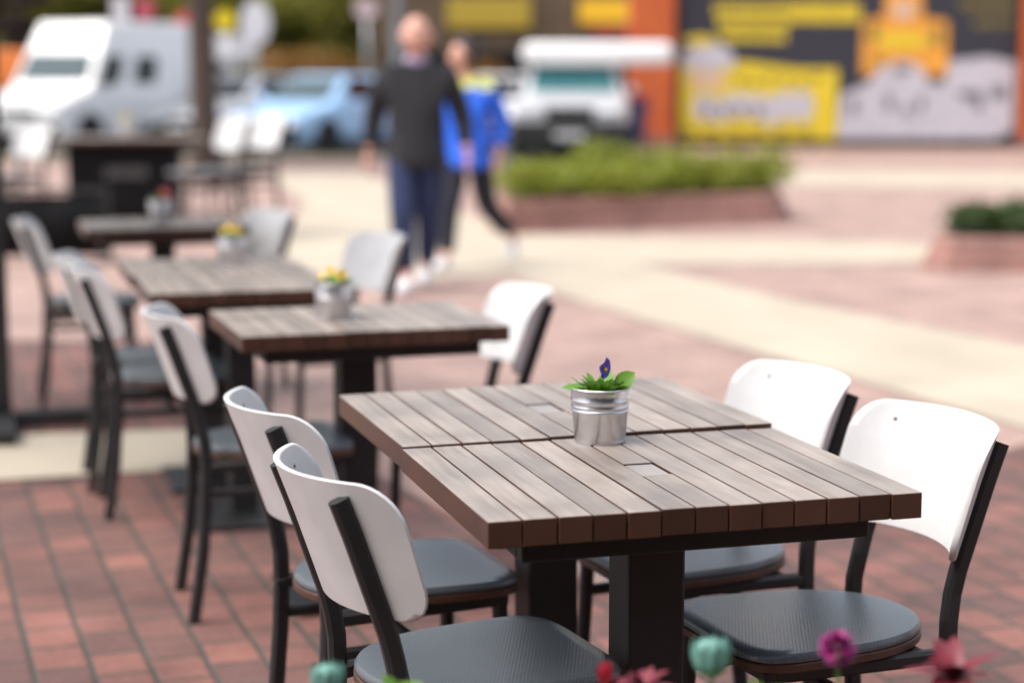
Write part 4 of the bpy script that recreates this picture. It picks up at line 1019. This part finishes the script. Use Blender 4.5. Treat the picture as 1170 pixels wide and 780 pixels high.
def person(label, loc, rz, P, cols, hair=None, yoke=None):
    t = thing('person', label, 'person', loc, rz)
    J = {k: Vector(v) for k, v in P.items() if isinstance(v, tuple)}
    b = Sk(); pel = b.add(J['pelvis'], (.155, .115))
    sp = b.chain(pel, [(J['waist'], (.145, .105)), (J['chest'], (.165, .12)), (J['neckb'], (.075, .075)), (J['neck'], .056), (J['head'], .05)])
    ch = 2; limbs = []
    for s in ('l', 'r'):
        w_ = b.chain(ch, [(J['sh'+s], .068), (J['el'+s], .047), (J['wr'+s], .030)]); limbs.append((s, w_))
        b.chain(pel, [(J['hip'+s], .098), (J['kn'+s], .066), (J['an'+s], .042), (J['toe'+s], .032)])
    parts = [b.mesh(2), head_mesh(J['head'], P.get('yaw', 0), 0, P.get('hs', 1.0))]
    for s, w_ in limbs:
        dd = (J['wr'+s]-J['el'+s])
        parts += hand(b, w_, dd, (0, -1, .1), (-1 if s == 'l' else 1, 0, 0))
    bo = link('body', join(parts, 'body'), M['skin'], t, True)
    j = Sk(); hz = J['pelvis']+Vector((0, 0, -P.get('hem', .06))); a = j.add(hz, (.200, .165))
    c = j.chain(a, [(hz+Vector((0, 0, .07)), (.198, .163)), (J['pelvis']+Vector((0, 0, .04)), (.190, .152)), (J['waist'], (.175, .135)), (J['chest'], (.192, .145)), (J['neckb']+Vector((0, 0, -.01)), (.10, .09)), (J['neck']+Vector((0, 0, -.035)), (.072, .070))])
    for s in ('l', 'r'):
        e = J['el'+s]; wv = J['wr'+s]
        j.chain(4, [(J['sh'+s], .088), (e, .066), (wv+(e-wv)*.12, .046)])
    mats = [cols[0]] if yoke is None else [cols[0], yoke]
    jk = link('jacket', j.mesh(2), mats, t, True)
    if yoke:
        zl = J['chest'].z+.06
        for p in jk.data.polygons:
            if p.center.z > zl: p.material_index = 1
    tr_ = Sk(); a = tr_.add(J['pelvis'], (.168, .128))
    tr_.chain(a, [(J['waist']+Vector((0, 0, -.04)), (.166, .126))])
    for s in ('l', 'r'):
        an = J['an'+s]; kn = J['kn'+s]
        tr_.chain(0, [(J['hip'+s], .112), (kn, .082), (an+(kn-an)*.08, .062)])
    link('trousers', tr_.mesh(2), cols[1], t, True)
    for s in ('l', 'r'):
        an, toe = J['an'+s], J['toe'+s]; d = (toe-an)
        sh = Sk(); a = sh.add(an+Vector((0, .045, -.035)), (.045, .045)); sh.chain(a, [(an+d*.35+Vector((0, 0, -.005)), (.052, .048)), (toe+d*.15, (.05, .034))])
        link('shoe', sh.mesh(2), cols[2], t, True)
    if 'collar' in P and P['collar']:
        bm = bmesh.new(); n = J['neck']; lathe(bm, [(.062, -.075), (.078, -.07), (.074, -.02), (.062, -.018)], 20, n); obj('collar', bm, cols[3], t, smooth=True)
    if hair:
        bm = bmesh.new(); bmesh.ops.create_uvsphere(bm, u_segments=24, v_segments=18, radius=1)
        for v in bm.verts:
            x, y, z = v.co; k = 1.0
            if y < -.25 and z < .55: k = .80
            v.co = Vector((x*.098*k, y*.116*k+.014, z*.128*k+.014)) if z > -.75 else Vector((x*.085, y*.07+.045, z*.118))
        bm.transform(Matrix.Translation(J['head']) @ Matrix.Rotation(P.get('yaw', 0), 4, 'Z')); obj('hair', bm, hair, t, smooth=True)
    return t
char = mat('charcoal_jacket', (.016,.016,.020), .85, var=.2, vscale=8, bump=.3, bscale=12); jeans = mat('blue_denim', (.018,.030,.085), .85, var=.3, vscale=6, bump=.2, bscale=20)
blue = mat('royal_blue_jacket', (.015,.13,.75), .5, var=.12, vscale=6, bump=.4, bscale=9); dtr = mat('dark_trousers', (.012,.012,.022), .85, var=.2)
shoe = mat('white_shoe', (.75,.74,.78), .5); lil = mat('lilac_shirt', (.42,.34,.50), .7); yok = mat('yellow_yoke', (.72,.76,.14), .5); drk = mat('dark_hair', (.022,.015,.012), .5, bump=.4, bscale=60)
mq = G(478, 331)
person('bald man in a charcoal jacket and blue jeans walking across the square', (mq.x, mq.y, 0), R(-4), dict(
    pelvis=(0, 0, .96), waist=(0, .0, 1.12), chest=(0, .01, 1.36), neckb=(0, .02, 1.50), neck=(0, .01, 1.57), head=(0, -.02, 1.685),
    shl=(.185, .02, 1.43), ell=(.265, .06, 1.15), wrl=(.30, -.04, .92), shr=(-.185, .02, 1.43), elr=(-.27, .10, 1.16), wrr=(-.30, .08, .91),
    hipl=(.085, .0, .90), knl=(.06, .02, .50), anl=(.03, .20, .12), toel=(.02, .05, .05), hipr=(-.085, 0, .90), knr=(-.075, -.14, .50), anr=(-.05, -.16, .09), toer=(-.06, -.33, .04), collar=(1, 1, 1), hem=.17, hs=1.10),
    (char, jeans, shoe, lil)).scale = (1.10, 1.05, .975)
wq = G(548, 316)
person('dark-haired person in a royal blue jacket with yellow shoulders striding behind the bald man', (wq.x-.09, wq.y+.5, 0), R(-22), dict(
    pelvis=(0, 0, .87), waist=(0, -.01, 1.02), chest=(0, -.02, 1.24), neckb=(0, -.02, 1.37), neck=(0, -.03, 1.43), head=(0, -.06, 1.54),
    shl=(.165, 0, 1.30), ell=(.235, .09, 1.06), wrl=(.23, .03, .85), shr=(-.165, 0, 1.30), elr=(-.24, -.02, 1.06), wrr=(-.24, -.16, .86),
    hipl=(.085, 0, .81), knl=(.10, .10, .46), anl=(.16, .46, .22), toel=(.17, .42, .07), hipr=(-.08, 0, .81), knr=(-.08, -.16, .45), anr=(-.08, -.22, .09), toer=(-.09, -.38, .04), hem=.16, yaw=-.9),
    (blue, dtr, shoe), hair=drk, yoke=yok)
bpy.context.view_layer.update()
